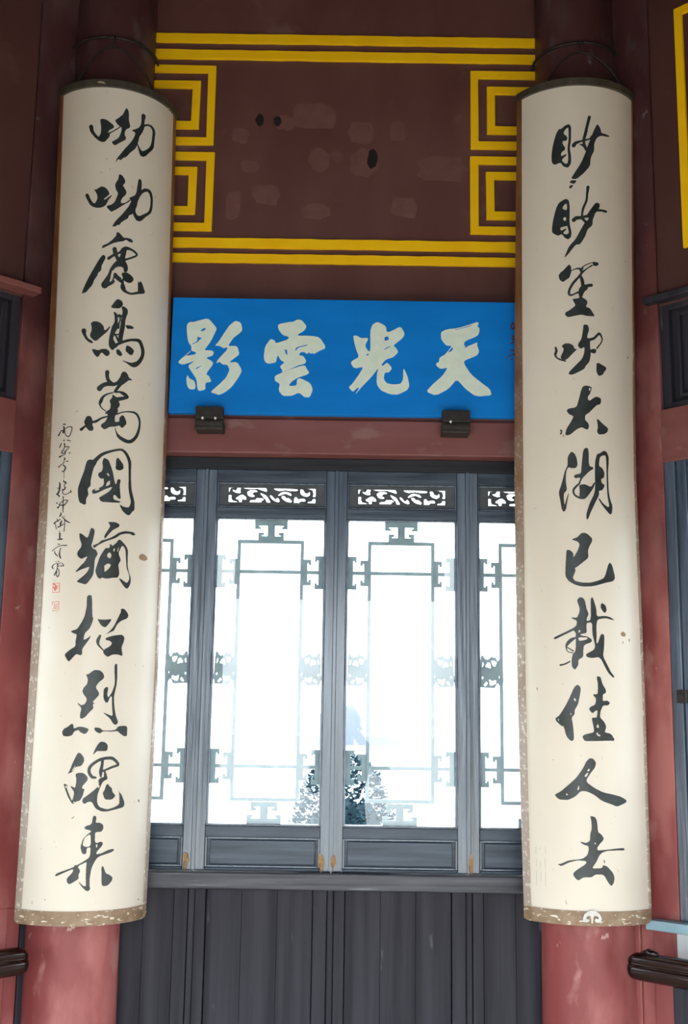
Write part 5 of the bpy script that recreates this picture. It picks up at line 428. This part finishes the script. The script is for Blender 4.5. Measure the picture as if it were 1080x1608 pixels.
# --- columns
def column(k, label, bx, tx, rad=.149):
    c = V[k].copy(); n = 40; mb = MB()
    if rad < .1: c = c + (V[k]-Vector((CX, CY))).normalized()*.05 + Vector((.10 if c.x > 0 else -.10, 0))
    zs = [0, .12, .3, 1, 2, 3, 4, 4.9]
    for z in zs:
        t = z/4.9; r = rad-.006*t; cx = c.x + bx*(1-t)+tx*t
        for j in range(n):
            a = 2*math.pi*j/n; mb.v.append(Vector((cx+r*math.cos(a), c.y+r*math.sin(a), z)))
    for i in range(len(zs)-1):
        for j in range(n): mb.f.append((i*n+j, i*n+(j+1) % n, (i+1)*n+(j+1) % n, (i+1)*n+j))
    mb.f.append(tuple(range(n))); mb.f.append(tuple((len(zs)-1)*n+j for j in range(n)))
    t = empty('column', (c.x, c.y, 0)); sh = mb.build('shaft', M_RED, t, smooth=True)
    bs = MB().tube([(c.x, c.y, .0), (c.x, c.y, .05), (c.x, c.y, .09)], [rad+.06, rad+.06, rad+.016], 32).build('stone_base', M_STONE, t)
    return tag(t, label, 'column')
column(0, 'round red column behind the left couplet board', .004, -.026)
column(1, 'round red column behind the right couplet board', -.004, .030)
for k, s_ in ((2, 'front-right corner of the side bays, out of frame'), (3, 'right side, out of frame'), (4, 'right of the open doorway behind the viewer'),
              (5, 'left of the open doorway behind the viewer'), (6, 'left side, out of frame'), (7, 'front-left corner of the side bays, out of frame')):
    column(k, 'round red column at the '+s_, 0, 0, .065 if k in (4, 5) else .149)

# --- lattice window leaves (built once, then copied)
W2, H0, H1 = .2250, 1.100, 2.446
def fret(stem):
    h = [(.057, 0), (.0575, -.030), (.0372, -.030), (.0365, -.0245), (.040, -.0225), (.0428, -.021), (.0428, -.0178), (stem, -.0178), (stem, -.0553), (.0325, -.0553), (.033, -.0525), (.0255, -.0505), (.0252, -.0425), (.0445, -.0425), (.0447, -.071)]
    return h + [(-x, z) for x, z in h[::-1]]
def leaf():
    r = empty('window', (0, 0, 0)); q = .1835
    def P(): return MB()
    P().box(-W2, -q-.006, -.022, .022, H0, H1).build('stile', M_WOODV, r, bevel=.003)
    P().box(q+.006, W2, -.022, .022, H0, H1).build('stile', M_WOODV, r, bevel=.003)
    for z0, z1 in ((H0, 1.110), (1.206, 1.242), (2.277, 2.312), (2.402, H1)):
        P().box(-q-.006, q+.006, -.020, .022, z0, z1).build('rail', M_WOODH, r, bevel=.002)
    # moulding strips around the three openings
    for z0, z1 in ((1.110, 1.206), (1.242, 2.277), (2.312, 2.402)):
        w = .0065
        mb = P()
        for a in ((-q-.006, -q-.006+w, z0, z1), (q+.006-w, q+.006, z0, z1), (-q-.006+w, q+.006-w, z0, z0+w), (-q-.006+w, q+.006-w, z1-w, z1)):
            mb.box(a[0], a[1], -.014, .020, a[2], a[3])
        mb.build('moulding', M_WOODV, r, bevel=.0015)
    P().box(-q+.010, q-.010, -.012, .004, 1.119, 1.197).build('raised_panel', M_WOODH, r, bevel=.003)
    P().box(-q-.001, q+.001, -.002, .006, 1.114, 1.204).build('panel_back', M_WOODH, r)
    P().box(-q+.001, q-.001, -.002, .001, 1.247, 2.272).build('glass_pane', M_GLASS, r)
    # carved head panel
    fr = [[(x/1e4+.2495, z/1e4) for x, z in Lp] for Lp in G['fret']]
    bm = flat_mesh(fr); solidify(bm, lambda x, z: Vector((x, -.004, z)), lambda x, z: Vector((x, .006, z)), 'carved_head_panel', M_CARVE, r, Vector((0, 0, 0)))
    P().box(-q, -.151, -.006, .008, 2.318, 2.397).box(.151, q, -.006, .008, 2.318, 2.397).box(-.151, .151, -.006, .008, 2.385, 2.397).box(-.151, .151, -.006, .008, 2.318, 2.3335).build('head_panel_border', M_CARVE, r)
    # lattice behind the glass
    y0, y1 = .008, .019; a = .1155; t = .0122; zt, zb = 2.203, 1.320
    for x in (-a, a-t): P().box(x, x+t, y0, y1, zb, zt).build('lattice_bar', M_LATT, r, bevel=.001)
    for z in (zt-t, zb): P().box(-a+t, a-t, y0, y1, z, z+t).build('lattice_bar', M_LATT, r, bevel=.001)
    for z in (2.092, 1.434): P().box(-q-.002, q+.002, y0+.0012, y1-.0012, z-.0060, z+.0060).build('lattice_bar', M_LATT, r, bevel=.001)
    F = fret(.013); S = fret(.0060)
    def fr_part(loop):
        bm = flat_mesh([loop]); solidify(bm, lambda x, z: Vector((x, y0, z)), lambda x, z: Vector((x, y1, z)), 'fret_block', M_LATT, r, Vector((0, 0, 0)))
    fr_part([(x, z+2.272) for x, z in F]); fr_part([(x, 1.247-z) for x, z in F])
    for zc in (2.092, 1.434):
        fr_part([(-q-z*.99, zc+x) for x, z in S]); fr_part([(q+z*.99, zc+x) for x, z in S])
    # carved bat between the inner frame and the stile
    bt = [[(x/1e4+.7065, z/1e4) for x, z in Lp] for Lp in G['bat']]
    for s_ in (1, -1):
        lp = [[(x*s_, z) for x, z in Lp] for Lp in bt]
        bm = flat_mesh(lp); solidify(bm, lambda x, z: Vector((x, y0-.0005, z)), lambda x, z: Vector((x, y1, z)), 'carved_bat', M_LATT, r, Vector((0, 0, 0)))
    return r
L0 = leaf()
LBL = ['leftmost dark lattice window leaf, half hidden behind the left couplet board', 'dark lattice window leaf left of the middle, third from the right couplet board',
       'dark lattice window leaf right of the middle, with a dim figure reflected in its glass', 'rightmost dark lattice window leaf, half hidden behind the right couplet board']
for i in range(4):
    o = L0 if i == 0 else copy_tree(L0)
    cx = (SEAM[i]+SEAM[i+1])/2; o.location = (cx, 4.012, 0); o.name = 'window_%d' % (i+1)
    tag(o, LBL[i], kind='structure', group='lattice window leaves')
for s_, n_ in zip(SEAM[1:4], (1, 2, 3)):
    o = MB().box(s_-.007, s_+.007, 3.984, 3.992, H0, H1).build('seam_strip', M_WOODV, bevel=.002, origin=(s_, 3.985, 1.1))
    o.name = 'trim_%d' % (4+n_); tag(o, 'thin dark strip covering the %s seam between the window leaves' % ('left', 'middle', 'right')[n_-1], kind='structure')
# scraps of old tape and small hinge marks on the leaves
def scrap(x, z, w, h, seed):
    rnd = random.Random(seed); lo = []
    for i in range(12):
        a = 2*math.pi*i/12; k = rnd.uniform(.45, 1.25); lo.append((x+w*math.cos(a)*k, z+h*math.sin(a)*k))
    o = MB().prism(lo, 3.9825, 3.9838).build('paper_scrap', M_TAPE, origin=(x, 3.983, z))
    return o
for (x, z, w, h, l) in ((-.502, 1.130, .010, .030, 'torn yellowed paper scrap at the foot of the seam by the left board'),
                        (-.058, 1.130, .010, .030, 'torn yellowed paper scrap just left of the middle window seam'),
                        (-.018, 1.130, .008, .026, 'torn yellowed paper scrap just right of the middle window seam'),
                        (.432, 1.130, .014, .030, 'torn yellowed paper scrap at the foot of the seam by the right board')):
    tag(scrap(x, z, w, h, int(x*1000)+900), l, 'paper scrap', 'paper scraps stuck on the sill rail')

# ================================================================ side bays
def side_bay(k, flip, name, side):
    T_ = bay(k, flip=flip)
    def T(p): return T_((p[0]-.029, p[1]-.05, 1.55+(p[2]-1.55)*1.0145))
    root = empty(name, T((0, 0, 0)))
    tag(root, 'maroon and red painted timber side wall beyond the %s column' % side, kind='structure')
    def B(nm, m, *bx, bevel=.003):
        mb = MB()
        for b in bx: mb.box(*b, T=T)
        return mb.build(nm, m, root, bevel=bevel)
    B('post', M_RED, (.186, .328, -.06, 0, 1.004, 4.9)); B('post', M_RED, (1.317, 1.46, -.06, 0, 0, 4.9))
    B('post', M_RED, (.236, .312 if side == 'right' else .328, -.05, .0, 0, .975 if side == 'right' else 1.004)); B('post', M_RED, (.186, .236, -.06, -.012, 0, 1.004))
    B('filler_strip', M_DADO if side == 'left' else M_RED, (.10, .185, -.05, -.006, 0, 1.0))
    B('filler_strip', M_MAROON, (.10, .185, -.05, -.006, 1.0, 4.9))
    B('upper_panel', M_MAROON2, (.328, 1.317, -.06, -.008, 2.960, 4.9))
    B('beam', M_BEAM, (.328, 1.317, -.06, .004, 2.425, 2.602)); B('foot_rail', M_WOODH, (.366, 1.279, -.055, -.012, 1.004, 1.112))
    B('lintel', M_DADO if side == 'right' else M_BEAM, (.290, 1.365, -.02, .030 if side == 'right' else .05, 2.968, 2.990))
    B('dark_panel', M_DADO, (.330, 1.315, -.055, -.036, 2.602, 2.965)); B('panel_frame', M_DADO, (.330, .362, -.05, -.012, 2.602, 2.965), (1.283, 1.315, -.05, -.012, 2.602, 2.965), (.362, 1.283, -.05, -.012, 2.602, 2.625), (.362, 1.283, -.05, -.012, 2.942, 2.965))
    B('panel_frame', M_DADO, (.385, .397, -.04, -.02, 2.64, 2.93), (.397, 1.25, -.04, -.02, 2.64, 2.652), (.397, 1.25, -.04, -.02, 2.918, 2.93), (1.25, 1.262, -.04, -.02, 2.64, 2.93))
    # raised yellow border on the upper panel
    yo = .0 if side == 'right' else .07
    for a, b, z0, z1 in ((.432+yo, 1.213, 3.135, 4.005), (.492+yo, 1.153, 3.195, 3.945)):
        w = .030
        for bx in ((a, a+w, z0, z1), (b-w, b, z0, z1), (a+w, b-w, z0, z0+w), (a+w, b-w, z1-w, z1)):
            B('yellow_band', M_YELLOW, (bx[0], bx[1], -.009, .003, bx[2], bx[3]), bevel=.002)
    B('window_post', M_WOODV, (.328, .366, -.055, -.004, 1.004, 2.452)); B('window_post', M_WOODV, (1.279, 1.317, -.055, -.004, 1.004, 2.452))
    B('sill', M_LEDGE, (.236 if side == 'right' else .36, 1.41, -.06, .045, .975, 1.004))
    B('lower_wall', M_PLASTER, (.312, 1.317, -.06, -.006, 0, .975))
    return root, T
wl, TL = side_bay(7, True, 'wall_left', 'left')
wr, TR = side_bay(1, False, 'wall_right', 'right')
for T, lab, n0, sgn in ((TL, 'left', 5, -1), (TR, 'right', 7, 1)):
    for i in range(2):
        o = copy_tree(L0); p = T((.366+.2263+.4526*i+.002, -.03, 0)); o.location = (p[0], p[1], 0); o.name = 'window_%d' % (n0+i)
        o.rotation_euler = (0, 0, math.radians(45) if sgn < 0 else math.radians(-45))
        o.scale = (1, 1, 1)
        tag(o, 'dark side window leaf in the %s side wall, %s' % (lab, 'next to its red post' if i == 0 else 'the far one, out of frame'), kind='structure', group='side window leaves')
# small dark latch on the right side window post
o = MB().box(.352, .385, -.004, .012, 1.655, 1.695, T=TR).box(.360, .377, .012, .018, 1.665, 1.685, T=TR).build('window_latch', M_IRON, bevel=.002, origin=TR((.36, 0, 1.67)))
tag(o, 'small square dark latch on the right side window', 'latch')

# unseen bays around the viewer; side openings kept low to even the light
for k, nm in ((2, 'unseen_wall_east'), (6, 'unseen_wall_west'), (3, 'unseen_wall_southeast'), (5, 'unseen_wall_southwest'), (4, 'unseen_wall_south')):
    T = bay(k); root = empty(nm, T((0, 0, 0)))
    tag(root, 'unseen red painted bay of the pavilion, %s of the viewer' % {2: 'right', 6: 'left', 3: 'right and behind', 5: 'left and behind', 4: 'straight behind'}[k], kind='structure')
    zt_ = 1.50 if k in (2, 6) else 2.60  # low tops on the side bays cut sky light on the boards' feet
    MB().box(.10, BAYW-.10, -.03, .03, zt_, 4.9, T=T).build('upper_panel', M_MAROON, root)
    MB().box(.10, BAYW-.10, -.05, .05, zt_-.15, zt_, T=T).build('beam', M_BEAM, root, bevel=.004)
    if k in (3, 5):
        MB().box(.12 if k == 3 else -.02, BAYW+.02 if k == 3 else BAYW-.12, -.03, .03, .95, 2.46, T=T).build('lower_wall', M_PLASTER, root)  # white face, open below, added to bounce light onto the boards
    if k in (2, 6):
        MB().box(.10, BAYW-.10, -.16, .16, .40, .44, T=T).build('seat_board', M_LACQ, root, bevel=.01)
        for s_ in (.3, .8, 1.3): MB().box(s_-.04, s_+.04, -.12, .12, 0, .40, T=T).build('seat_foot', M_STONE, root, bevel=.006)

# lacquered hand rails in front of the side bays
def handrail(T, label, OFF=0):
    root = empty('handrail', T((.22, .08, .87)))
    prof = [(-.030, -.040), (.018, -.045), (.034, -.034), (.040, -.012), (.036, .004), (.026, .009), (.030, .017), (.030, .030), (.020, .040), (-.004, .044), (-.022, .042), (-.034, .030), (-.038, .0)]
    st = [(.186, .55), (.192, .80), (.203, .94), (.222, 1.0), (.6, 1.0), (1.0, 1.0), (1.46, 1.0)]
    mb = MB(); n = len(prof)
    for s_, k in st:
        for d, z in prof: mb.v.append(T((s_+(.03 if OFF > .5 else .02), .085+d*k, (.862 if OFF > .5 else .874)+z*k*.93)))
    for i in range(len(st)-1):
        for j in range(n): mb.f.append((i*n+j, i*n+(j+1) % n, (i+1)*n+(j+1) % n, (i+1)*n+j))
    mb.f.append(tuple(range(n))); mb.f.append(tuple((len(st)-1)*n+j for j in range(n)))
    o = mb.build('rail', M_LACQ, root, smooth=True); sb = o.modifiers.new('s', 'SUBSURF'); sb.levels = 1; sb.render_levels = 2
    if not OFF: MB().tube([T((.245, .085, .908)), T((.270, .085, .918)), T((.300, .085, .914))], [.008, .011, .007], 12).build('knob', M_LACQ, root, smooth=True)
    for s_ in (.375, 1.40):
        MB().box(s_-.022, s_+.022, .060, .100, 0, .835, T=T).build('support_post', M_DADO, root, bevel=.004)
    return tag(root, label, 'handrail')
handrail(bay(7, flip=True), 'glossy dark lacquered hand rail end left of the left column', 1)
handrail(bay(1), 'glossy dark lacquered hand rail end right of the right column')

# ================================================================ blue name plaque
pq = empty('name_plaque', (-.02, 3.885, 2.618)); tag(pq, 'blue board with four large pale characters above the lattice windows', 'plaque')
MB().box(-.607, .628, 3.885, 3.912, 2.618, 3.034).build('board', M_BLUE, pq, bevel=.002)
for nm in ('ying', 'yun', 'guang', 'tian'):
    bm = flat_mesh([[(x/1e4, z/1e4) for x, z in L] for L in G[nm]])
    solidify(bm, lambda x, z: Vector((x, 3.883, z)), lambda x, z: Vector((x, 3.8855, z)), 'raised_character', M_LETTER, pq, Vector(pq.location))
bm = flat_mesh([[(x/1e4-.009, z/1e4) for x, z in L] for L in G['sideseal']])
o = solidify(bm, lambda x, z: Vector((x, 3.884, z)), lambda x, z: Vector((x, 3.8855, z)), 'small_inscription', M_DARKRED, pq, Vector(pq.location)); o['label'] = 'small dark red inscription at the right edge'; o['kind'] = 'stuff'
for x, l in ((-.462, 'dark bracket under the left end of the blue plaque'), (.376, 'dark bracket under the right end of the blue plaque')):
    b = empty('bracket', (x, 3.88, 2.56)); tag(b, l, 'bracket', 'brackets holding the blue plaque')
    MB().box(x-.047, x+.047, 3.848, 3.8835, 2.590, 2.632).build('plate', M_IRON, b, bevel=.003)
    MB().box(x-.047, x+.047, 3.850, 3.924, 2.553, 2.590).build('shelf', M_IRON, b, bevel=.004)
    MB().box(x-.047, x+.047, 3.843, 3.8495, 2.566, 2.580).build('lip', M_IRON, b, bevel=.002)
    for sx in ((-.021, .022) if x < 0 else (-.02,)):
        MB().tube([(x+sx, 3.842, 2.588), (x+sx, 3.838, 2.588)], .0042, 12).build('screw', M_SCREW, b)

# ================================================================ couplet boards
BD = {'L': dict(b=(-.830, 3.893), t=(-.851, 3.918), R=.220, z0=1.01, z1=3.72, bow=.010),
      'R': dict(b=(.785, 3.94), t=(.800, 3.94), R=.240, z0=1.03, z1=3.755, bow=-.007)}
def bpt(B, a, z, off=0):
    t = (z-B['z0'])/(B['z1']-B['z0']); x = B['b'][0]*(1-t)+B['t'][0]*t+B['bow']*4*t*(1-t); y = B['b'][1]*(1-t)+B['t'][1]*t
    a = math.radians(a); r = B['R']+off
    return Vector((x+r*math.sin(a), y-r*math.cos(a), z))
def interp(rows, z):
    if z <= rows[0][0]: return rows[0][1]
    for (z0, v0), (z1, v1) in zip(rows, rows[1:]):
        if z <= z1: return v0+(v1-v0)*(z-z0)/(z1-z0)
    return rows[-1][1]
EDGE = {'L': dict(l=[(1.01, -35.4), (2.45, -35.9), (3.72, -42.6)], r=[(1.01, 77.8), (1.69, 80.9), (2.5, 78.8), (3.72, 79.4)], fl=(7.5, 11, 4.5), fr=(9.5, 7, 7.5)),
        'R': dict(l=[(1.03, -51.2), (1.69, -53.6), (2.44, -53.4), (3.755, -54.1)], r=[(1.03, 45.3), (1.69, 46.9), (2.44, 43.4), (3.755, 52.9)], fl=(7.0, 10, 5), fr=(3.2, 2.4, 2.2))}
CHARS = {'L': ['you1', 'you2', 'lu', 'ming', 'wan', 'guo', 'you', 'zhao', 'lie', 'hun', 'lai'],
         'R': ['miao1', 'miao2', 'sheng', 'chui', 'tai', 'hu', 'yi', 'zai', 'jia', 'ren', 'qu']}
def couplet(side, label):
    B = BD[side]; E = EDGE[side]; z0, z1 = B['z0'], B['z1']; zb, zt = z0-.042, z1+.026
    root = empty('couplet_board', (B['b'][0], B['b'][1]-B['R'], zb)); tag(root, label, 'couplet board', 'calligraphy couplet boards on the columns'); o0 = Vector(root.location)
    cutx = [i*2.5 for i in range(-32, 40)]; cutz = [1+.2*i for i in range(15)]
    def put(loops, name, m, off, offin, smooth=False):
        xs = [p[0] for L in loops for p in L]; ys = [p[1] for L in loops for p in L]
        bm = flat_mesh(loops, [c for c in cutx if min(xs) < c < max(xs)], [c for c in cutz if min(ys) < c < max(ys)])
        return solidify(bm, lambda a, z: bpt(B, a, z, off), lambda a, z: bpt(B, a, z, offin), name, m, root, o0)
    zz = [z0+(z1-z0)*i/12 for i in range(13)]
    le = [(interp(E['l'], z), z) for z in zz]; re = [(interp(E['r'], z), z) for z in zz]
    def fw_(f, z):
        t = (z-z0)/(z1-z0); return interp([(0, f[0]), (.5, f[1]), (1, f[2])], t)
    put([le+re[::-1]], 'board_face', M_CREAM, 0, -.018)
    lo = [(a-fw_(E['fl'], z), z) for a, z in le]; ro = [(a+fw_(E['fr'], z), z) for a, z in re]
    h = .0035
    put([lo+le[::-1]], 'side_edge', M_FRAME, h, -.022); put([re+ro[::-1]], 'side_edge', M_FRAME, h, -.022)
    put([[lo[0], ro[0], (ro[0][0], zb+.014), (ro[0][0]-2.5, zb+.004), (ro[0][0]-6, zb), (lo[0][0]+4, zb), (lo[0][0], zb+.005)]], 'bottom_edge', M_FRBOT, h, -.022)['label'] = 'bottom edge with flaking paint'
    put([[lo[-1], ro[-1], (ro[-1][0]+.5, zt-.004), (ro[-1][0]-.5, zt), (lo[-1][0]+.5, zt), (lo[-1][0]-.5, zt-.004)]], 'top_edge', M_FRTOP, h+.006, -.022)['label'] = 'blackened top edge'
    ch = lambda n: [[(a/100, z/1e4) for a, z in L] for L in G[n]]
    for n in CHARS[side]: put(ch(n), 'brushed_character', M_INK, .0009, -.0004)
    if side == 'L':
        for n in ('insc1', 'insc2', 'insc3'): put(ch(n), 'small_inscription', M_INK, .0008, -.0004)
        for n in ('seal1', 'seal2'): put(ch(n), 'red_seal', M_SEAL, .0007, -.0004)['label'] = 'small square red seal'
        put(ch('chipsL'), 'paint_chips', M_CHIP, .0006, -.0004)['kind'] = 'stuff'
    else:
        put(ch('chipsR'), 'paint_chips', M_CHIP, .0006, -.0004)['kind'] = 'stuff'
        put(ch('faint'), 'faint_print', M_FAINT, .0004, -.0004)
        put(ch('cloud'), 'cloud_ornament', M_GOLD, .0090, .003)['label'] = 'pale metal cloud ornament on the bottom edge'
    # hanging wires
    return root
couplet('L', 'long cream board of black brush calligraphy on the left column')
couplet('R', 'long cream board of black brush calligraphy on the right column')
for k, zr, l, hx in ((0, 3.962, 'iron hoop and hanging wires above the left couplet board', .03), (1, 3.968, 'iron hoop and hanging wires above the right couplet board', -.02)):
    c = Vector((V[k].x+(-.0225 if k == 0 else .0255), V[k].y)); root = empty('hanging_hoop', (c.x, c.y, zr)); tag(root, l, 'iron hoop', 'iron hoops around the columns')
    R = .157; ring = [(c.x+R*math.sin(2*math.pi*i/40), c.y-R*math.cos(2*math.pi*i/40), zr) for i in range(41)]
    MB().tube(ring, .0048, 8).build('hoop', M_IRON, root, smooth=True)
    a0 = math.asin(max(-1, min(1, hx/R)))
    def cp(a, z, r=R): return (c.x+r*math.sin(a), c.y-r*math.cos(a), z)
    MB().tube([cp(a0, zr+.006, R+.004), cp(a0, zr-.02, R+.006), cp(a0, zr-.042, R+.008)], [.003, .0035, .004], 8).build('hook', M_IRON, root, smooth=True)
    zb = BD['L' if k == 0 else 'R']['z1']+.02
    for s_ in (-1, 1):
        P_ = []
        for i in range(13):
            t = i/12; a = a0+s_*t*(math.radians(44) if s_ < 0 else math.radians(58)); z = zr-.042-(zr-.042-zb)*(t**1.8); P_.append(cp(a, z, R+.006+.035*t))
        MB().tube(P_, .0034, 8).build('wire', M_IRON, root, smooth=True)

# ================================================================ made-up bush outside as dark backing, photographer mirrored in the panes
M_LEAF = mat('added_shrub_leaves', (.014, .060, .092), (.030, .092, .130), .8, (9, 9, 9))
M_BARK = mat('added_shrub_bark', (.05, .045, .04), (.09, .08, .07), .8, (30, 30, 8), .3)
sh = empty('added_shrub', (.00, 5.85, -.13)); tag(sh, 'made-up dark blue-green bush standing outside behind the middle window seam', 'added_shrub')
rnd = random.Random(11)
mb = MB(); mb.tube([(.0, 5.85, -.13), (.01, 5.86, .5), (.0, 5.85, 1.1)], [.028, .02, .008], 8)
for i in range(9):
    a = i*2.4; z = .2+.1*i; mb.tube([(.0, 5.85, z), (.12*math.cos(a), 5.85+.12*math.sin(a), z+.12)], [.010, .004], 6)
mb.build('added_stem', M_BARK, sh, smooth=True)
mb = MB()
for i in range(9000):
    z = rnd.uniform(.05, 1.43); prof = .33*math.sqrt(max(0, 1-(z/1.44)**3.2))+.01
    a = rnd.uniform(0, 6.283); r = prof*rnd.uniform(.75, 1.0)
    c = Vector((r*math.cos(a)+.02, 5.85+r*math.sin(a), z)); d = Vector((math.cos(a)+rnd.uniform(-.8, .8), math.sin(a)+rnd.uniform(-.8, .8), rnd.uniform(-.3, .9))).normalized()
    s_ = d.cross(Vector((0, 0, 1)) if abs(d.z) < .9 else Vector((1, 0, 0))).normalized()*rnd.uniform(.010, .014); n_ = d.cross(s_).normalized()*.004; L_ = rnd.uniform(.028, .042)
    mb.add([c, c+d*L_*.5+s_+n_, c+d*L_, c+d*L_*.5-s_+n_], [(0, 1, 2), (0, 2, 3)])
fo = mb.build('added_foliage', M_LEAF, sh); fo['kind'] = 'stuff'
bm = bmesh.new(); bmesh.ops.create_icosphere(bm, subdivisions=4, radius=1)
for v in bm.verts:
    k = 1+.08*math.sin(11*v.co.x+7*v.co.z)*math.sin(9*v.co.y+5*v.co.z); v.co = Vector((v.co.x*.30*k+.02, v.co.y*.30*k, v.co.z*.66*k+.70))
me = bpy.data.meshes.new('added_inner_foliage'); bm.to_mesh(me); bm.free(); me.materials.append(M_LEAF); o = bpy.data.objects.new('added_inner_foliage', me); COL.objects.link(o); o.parent = sh
# made-up hill giving the pale sky tone behind the reflected head
M_HILL = mat('sky_tone_hill', (.070, .084, .112), (.078, .094, .124), .9, (.02, .02, .02))
mb = MB(); nx, ny = 60, 12; R2 = random.Random(3); ph = [R2.uniform(0, 6) for _ in range(6)]
for j_ in range(ny+1):
    for i in range(nx+1):
        u = i/nx; v = j_/ny; e = math.sin(math.pi*u)**.8*math.sin(math.pi*v)**.7
        h = 11.5*e*(1+.18*math.sin(7*u*3+ph[0])+.10*math.sin(19*u+ph[1]+v*3)+.05*math.sin(43*u+ph[2]))
        mb.v.append(Vector((-15+42*u, 290+60*v, -1.6+h)))
for j_ in range(ny):
    for i in range(nx): a = j_*(nx+1)+i; mb.f.append((a, a+1, a+nx+2, a+nx+1))
o = mb.build('added_island', M_HILL, smooth=True, origin=(5, 320, -1.4)); tag(o, 'made-up hill toning the sky far across the lake, behind the middle window leaves', kind='structure')

def person():
    root = empty('person', (0, -.36, 0)); PX = .03; tag(root, 'person in dark jacket holding a camera, seen dimly reflected in the window glass', 'person')
    J = []; E = []
    def j(p, r, par=None):
        J.append((Vector(p), r)); i = len(J)-1
        if par is not None: E.append((par, i))
        return i
    pel = j((0, -.36, .97), .155); sp = j((0, -.37, 1.12), .14, pel); ch = j((0, -.37, 1.28), .155, sp); nb = j((0, -.36, 1.405), .09, ch)
    nk = j((0, -.325, 1.46), .055, nb); h1 = j((.0, -.275, 1.53), .085, nk); h2 = j((.0, -.265, 1.60), .095, h1); h3 = j((0, -.275, 1.655), .075, h2)
    ns = j((0, -.185, 1.545), .014, h1)
    for s_ in (-1, 1):
        hp = j((s_*.09, -.36, .90), .105, pel); kn = j((s_*.11, -.34, .50), .065, hp); an = j((s_*.12, -.37, .10), .045, kn); j((s_*.14, -.25, .035), .036, an)
        sd = j((s_*.175, -.36, 1.37), .068, ch)
        if s_ > 0: el = j((.31, -.26, 1.22), .050, sd); wr = j((.10, -.125, 1.49), .032, el); pm = j((.070, -.095, 1.545), .034, wr); base = Vector((.070, -.095, 1.545)); dirs = [(-.05, .018, .055), (-.055, .022, .035), (-.057, .022, .014), (-.052, .022, -.006)]; th = (-.03, -.02, -.03)
        else: el = j((-.22, -.24, 1.13), .050, sd); wr = j((-.075, -.105, 1.40), .032, el); pm = j((-.045, -.075, 1.455), .034, wr); base = Vector((-.045, -.075, 1.455)); dirs = [(.022, .035, .055), (.040, .028, .045), (.055, .015, .035), (.060, -.002, .025)]; th = (-.015, .02, .055)
        for q, d in enumerate(dirs):
            d = Vector(d); a = j(base+d*.5, .0095, pm); b = j(base+d*1.0+Vector((0, -.004, 0)), .009, a); j(base+d*1.25+Vector((0, -.010, 0)), .0075, b)
        a = j(base+Vector(th)*.6, .011, pm); j(base+Vector(th)*1.3, .009, a)
    me = bpy.data.meshes.new('body_rig'); me.from_pydata([tuple(p) for p, r in J], E, []); o = bpy.data.objects.new('body_rig', me); COL.objects.link(o)
    sk = o.modifiers.new('skin', 'SKIN')
    for i, (p, r) in enumerate(J): me.skin_vertices[0].data[i].radius = (r, r*.82 if r > .1 else r)
    me.skin_vertices[0].data[0].use_root = True
    ss = o.modifiers.new('sub', 'SUBSURF'); ss.levels = 2; ss.render_levels = 2
    dg = bpy.context.evaluated_depsgraph_get(); dg.update(); m2 = bpy.data.meshes.new_from_object(o.evaluated_get(dg)); bpy.data.objects.remove(o)
    m2.name = 'body'
    for m_ in (M_JACKET, M_SKIN, M_TROUSER, M_SHOE): m2.materials.append(m_)
    for f in m2.polygons:
        c = f.center; f.use_smooth = True
        f.material_index = 1 if (c.z > 1.45 and abs(c.x) < .13 and c.y < -.16) or (c.y > -.135 and c.z > 1.36) else (2 if c.z < .93 else 0)
        if c.z < .09: f.material_index = 3
    for v in m2.vertices: v.co -= Vector(root.location)
    b = bpy.data.objects.new('body', m2); COL.objects.link(b); b.parent = root
    # hair cap
    bm = bmesh.new(); bmesh.ops.create_uvsphere(bm, u_segments=24, v_segments=14, radius=1)
    for v in bm.verts:
        k = 1+.03*math.sin(9*v.co.x+5*v.co.z)*math.cos(7*v.co.y); v.co = Vector((v.co.x*.108*k, v.co.y*.118*k-.283, v.co.z*.108*k+1.612)) - Vector(root.location)
    bmesh.ops.delete(bm, geom=[v for v in bm.verts if (v.co.y+root.location.y) > -.225 and (v.co.z) < 1.63], context='VERTS')
    me = bpy.data.meshes.new('hair'); bm.to_mesh(me); bm.free(); me.materials.append(M_HAIR)
    for f in me.polygons: f.use_smooth = True
    hh = bpy.data.objects.new('hair', me); COL.objects.link(hh); hh.parent = root
    for s_ in (-1, 1):
        MB().tube([(s_*.098, -.262, 1.575), (s_*.108, -.272, 1.555), (s_*.098, -.266, 1.528)], [.010, .014, .008], 8).build('ear', M_SKIN, root, smooth=True)
    root.location.x = PX; root.location.z = .02
    cm = empty('camera_body', (0, -.09, 1.55)); tag(cm, 'black camera held upright by the mirrored person', 'camera')
    MB().box(-.050, .050, -.115, -.075, 1.485, 1.620).build('body', M_BLACK, cm, bevel=.008)
    MB().box(-.075, -.050, -.115, -.080, 1.525, 1.575).build('viewfinder_hump', M_BLACK, cm, bevel=.006)
    MB().tube([(0, -.076, 1.55), (0, -.045, 1.55), (0, -.044, 1.55), (0, -.022, 1.55)], [.034, .034, .037, .037], 24).build('lens', M_BLACK, cm, smooth=False)
    cm.location.x = PX*.6
M_JACKET = mat('dark_blue_jacket', (.010, .022, .035), (.016, .032, .050), .8, (20, 20, 20))
M_TROUSER = mat('dark_trousers', (.012, .013, .018), None, .8)
M_SKIN = mat('skin', (.42, .24, .17), None, .5)
M_SHOE = mat('shoe_leather', (.02, .018, .016), None, .5)
M_HAIR = mat('black_hair', (.010, .008, .008), None, .45)
M_BLACK = mat('black_plastic', (.012, .012, .013), None, .4)
person()
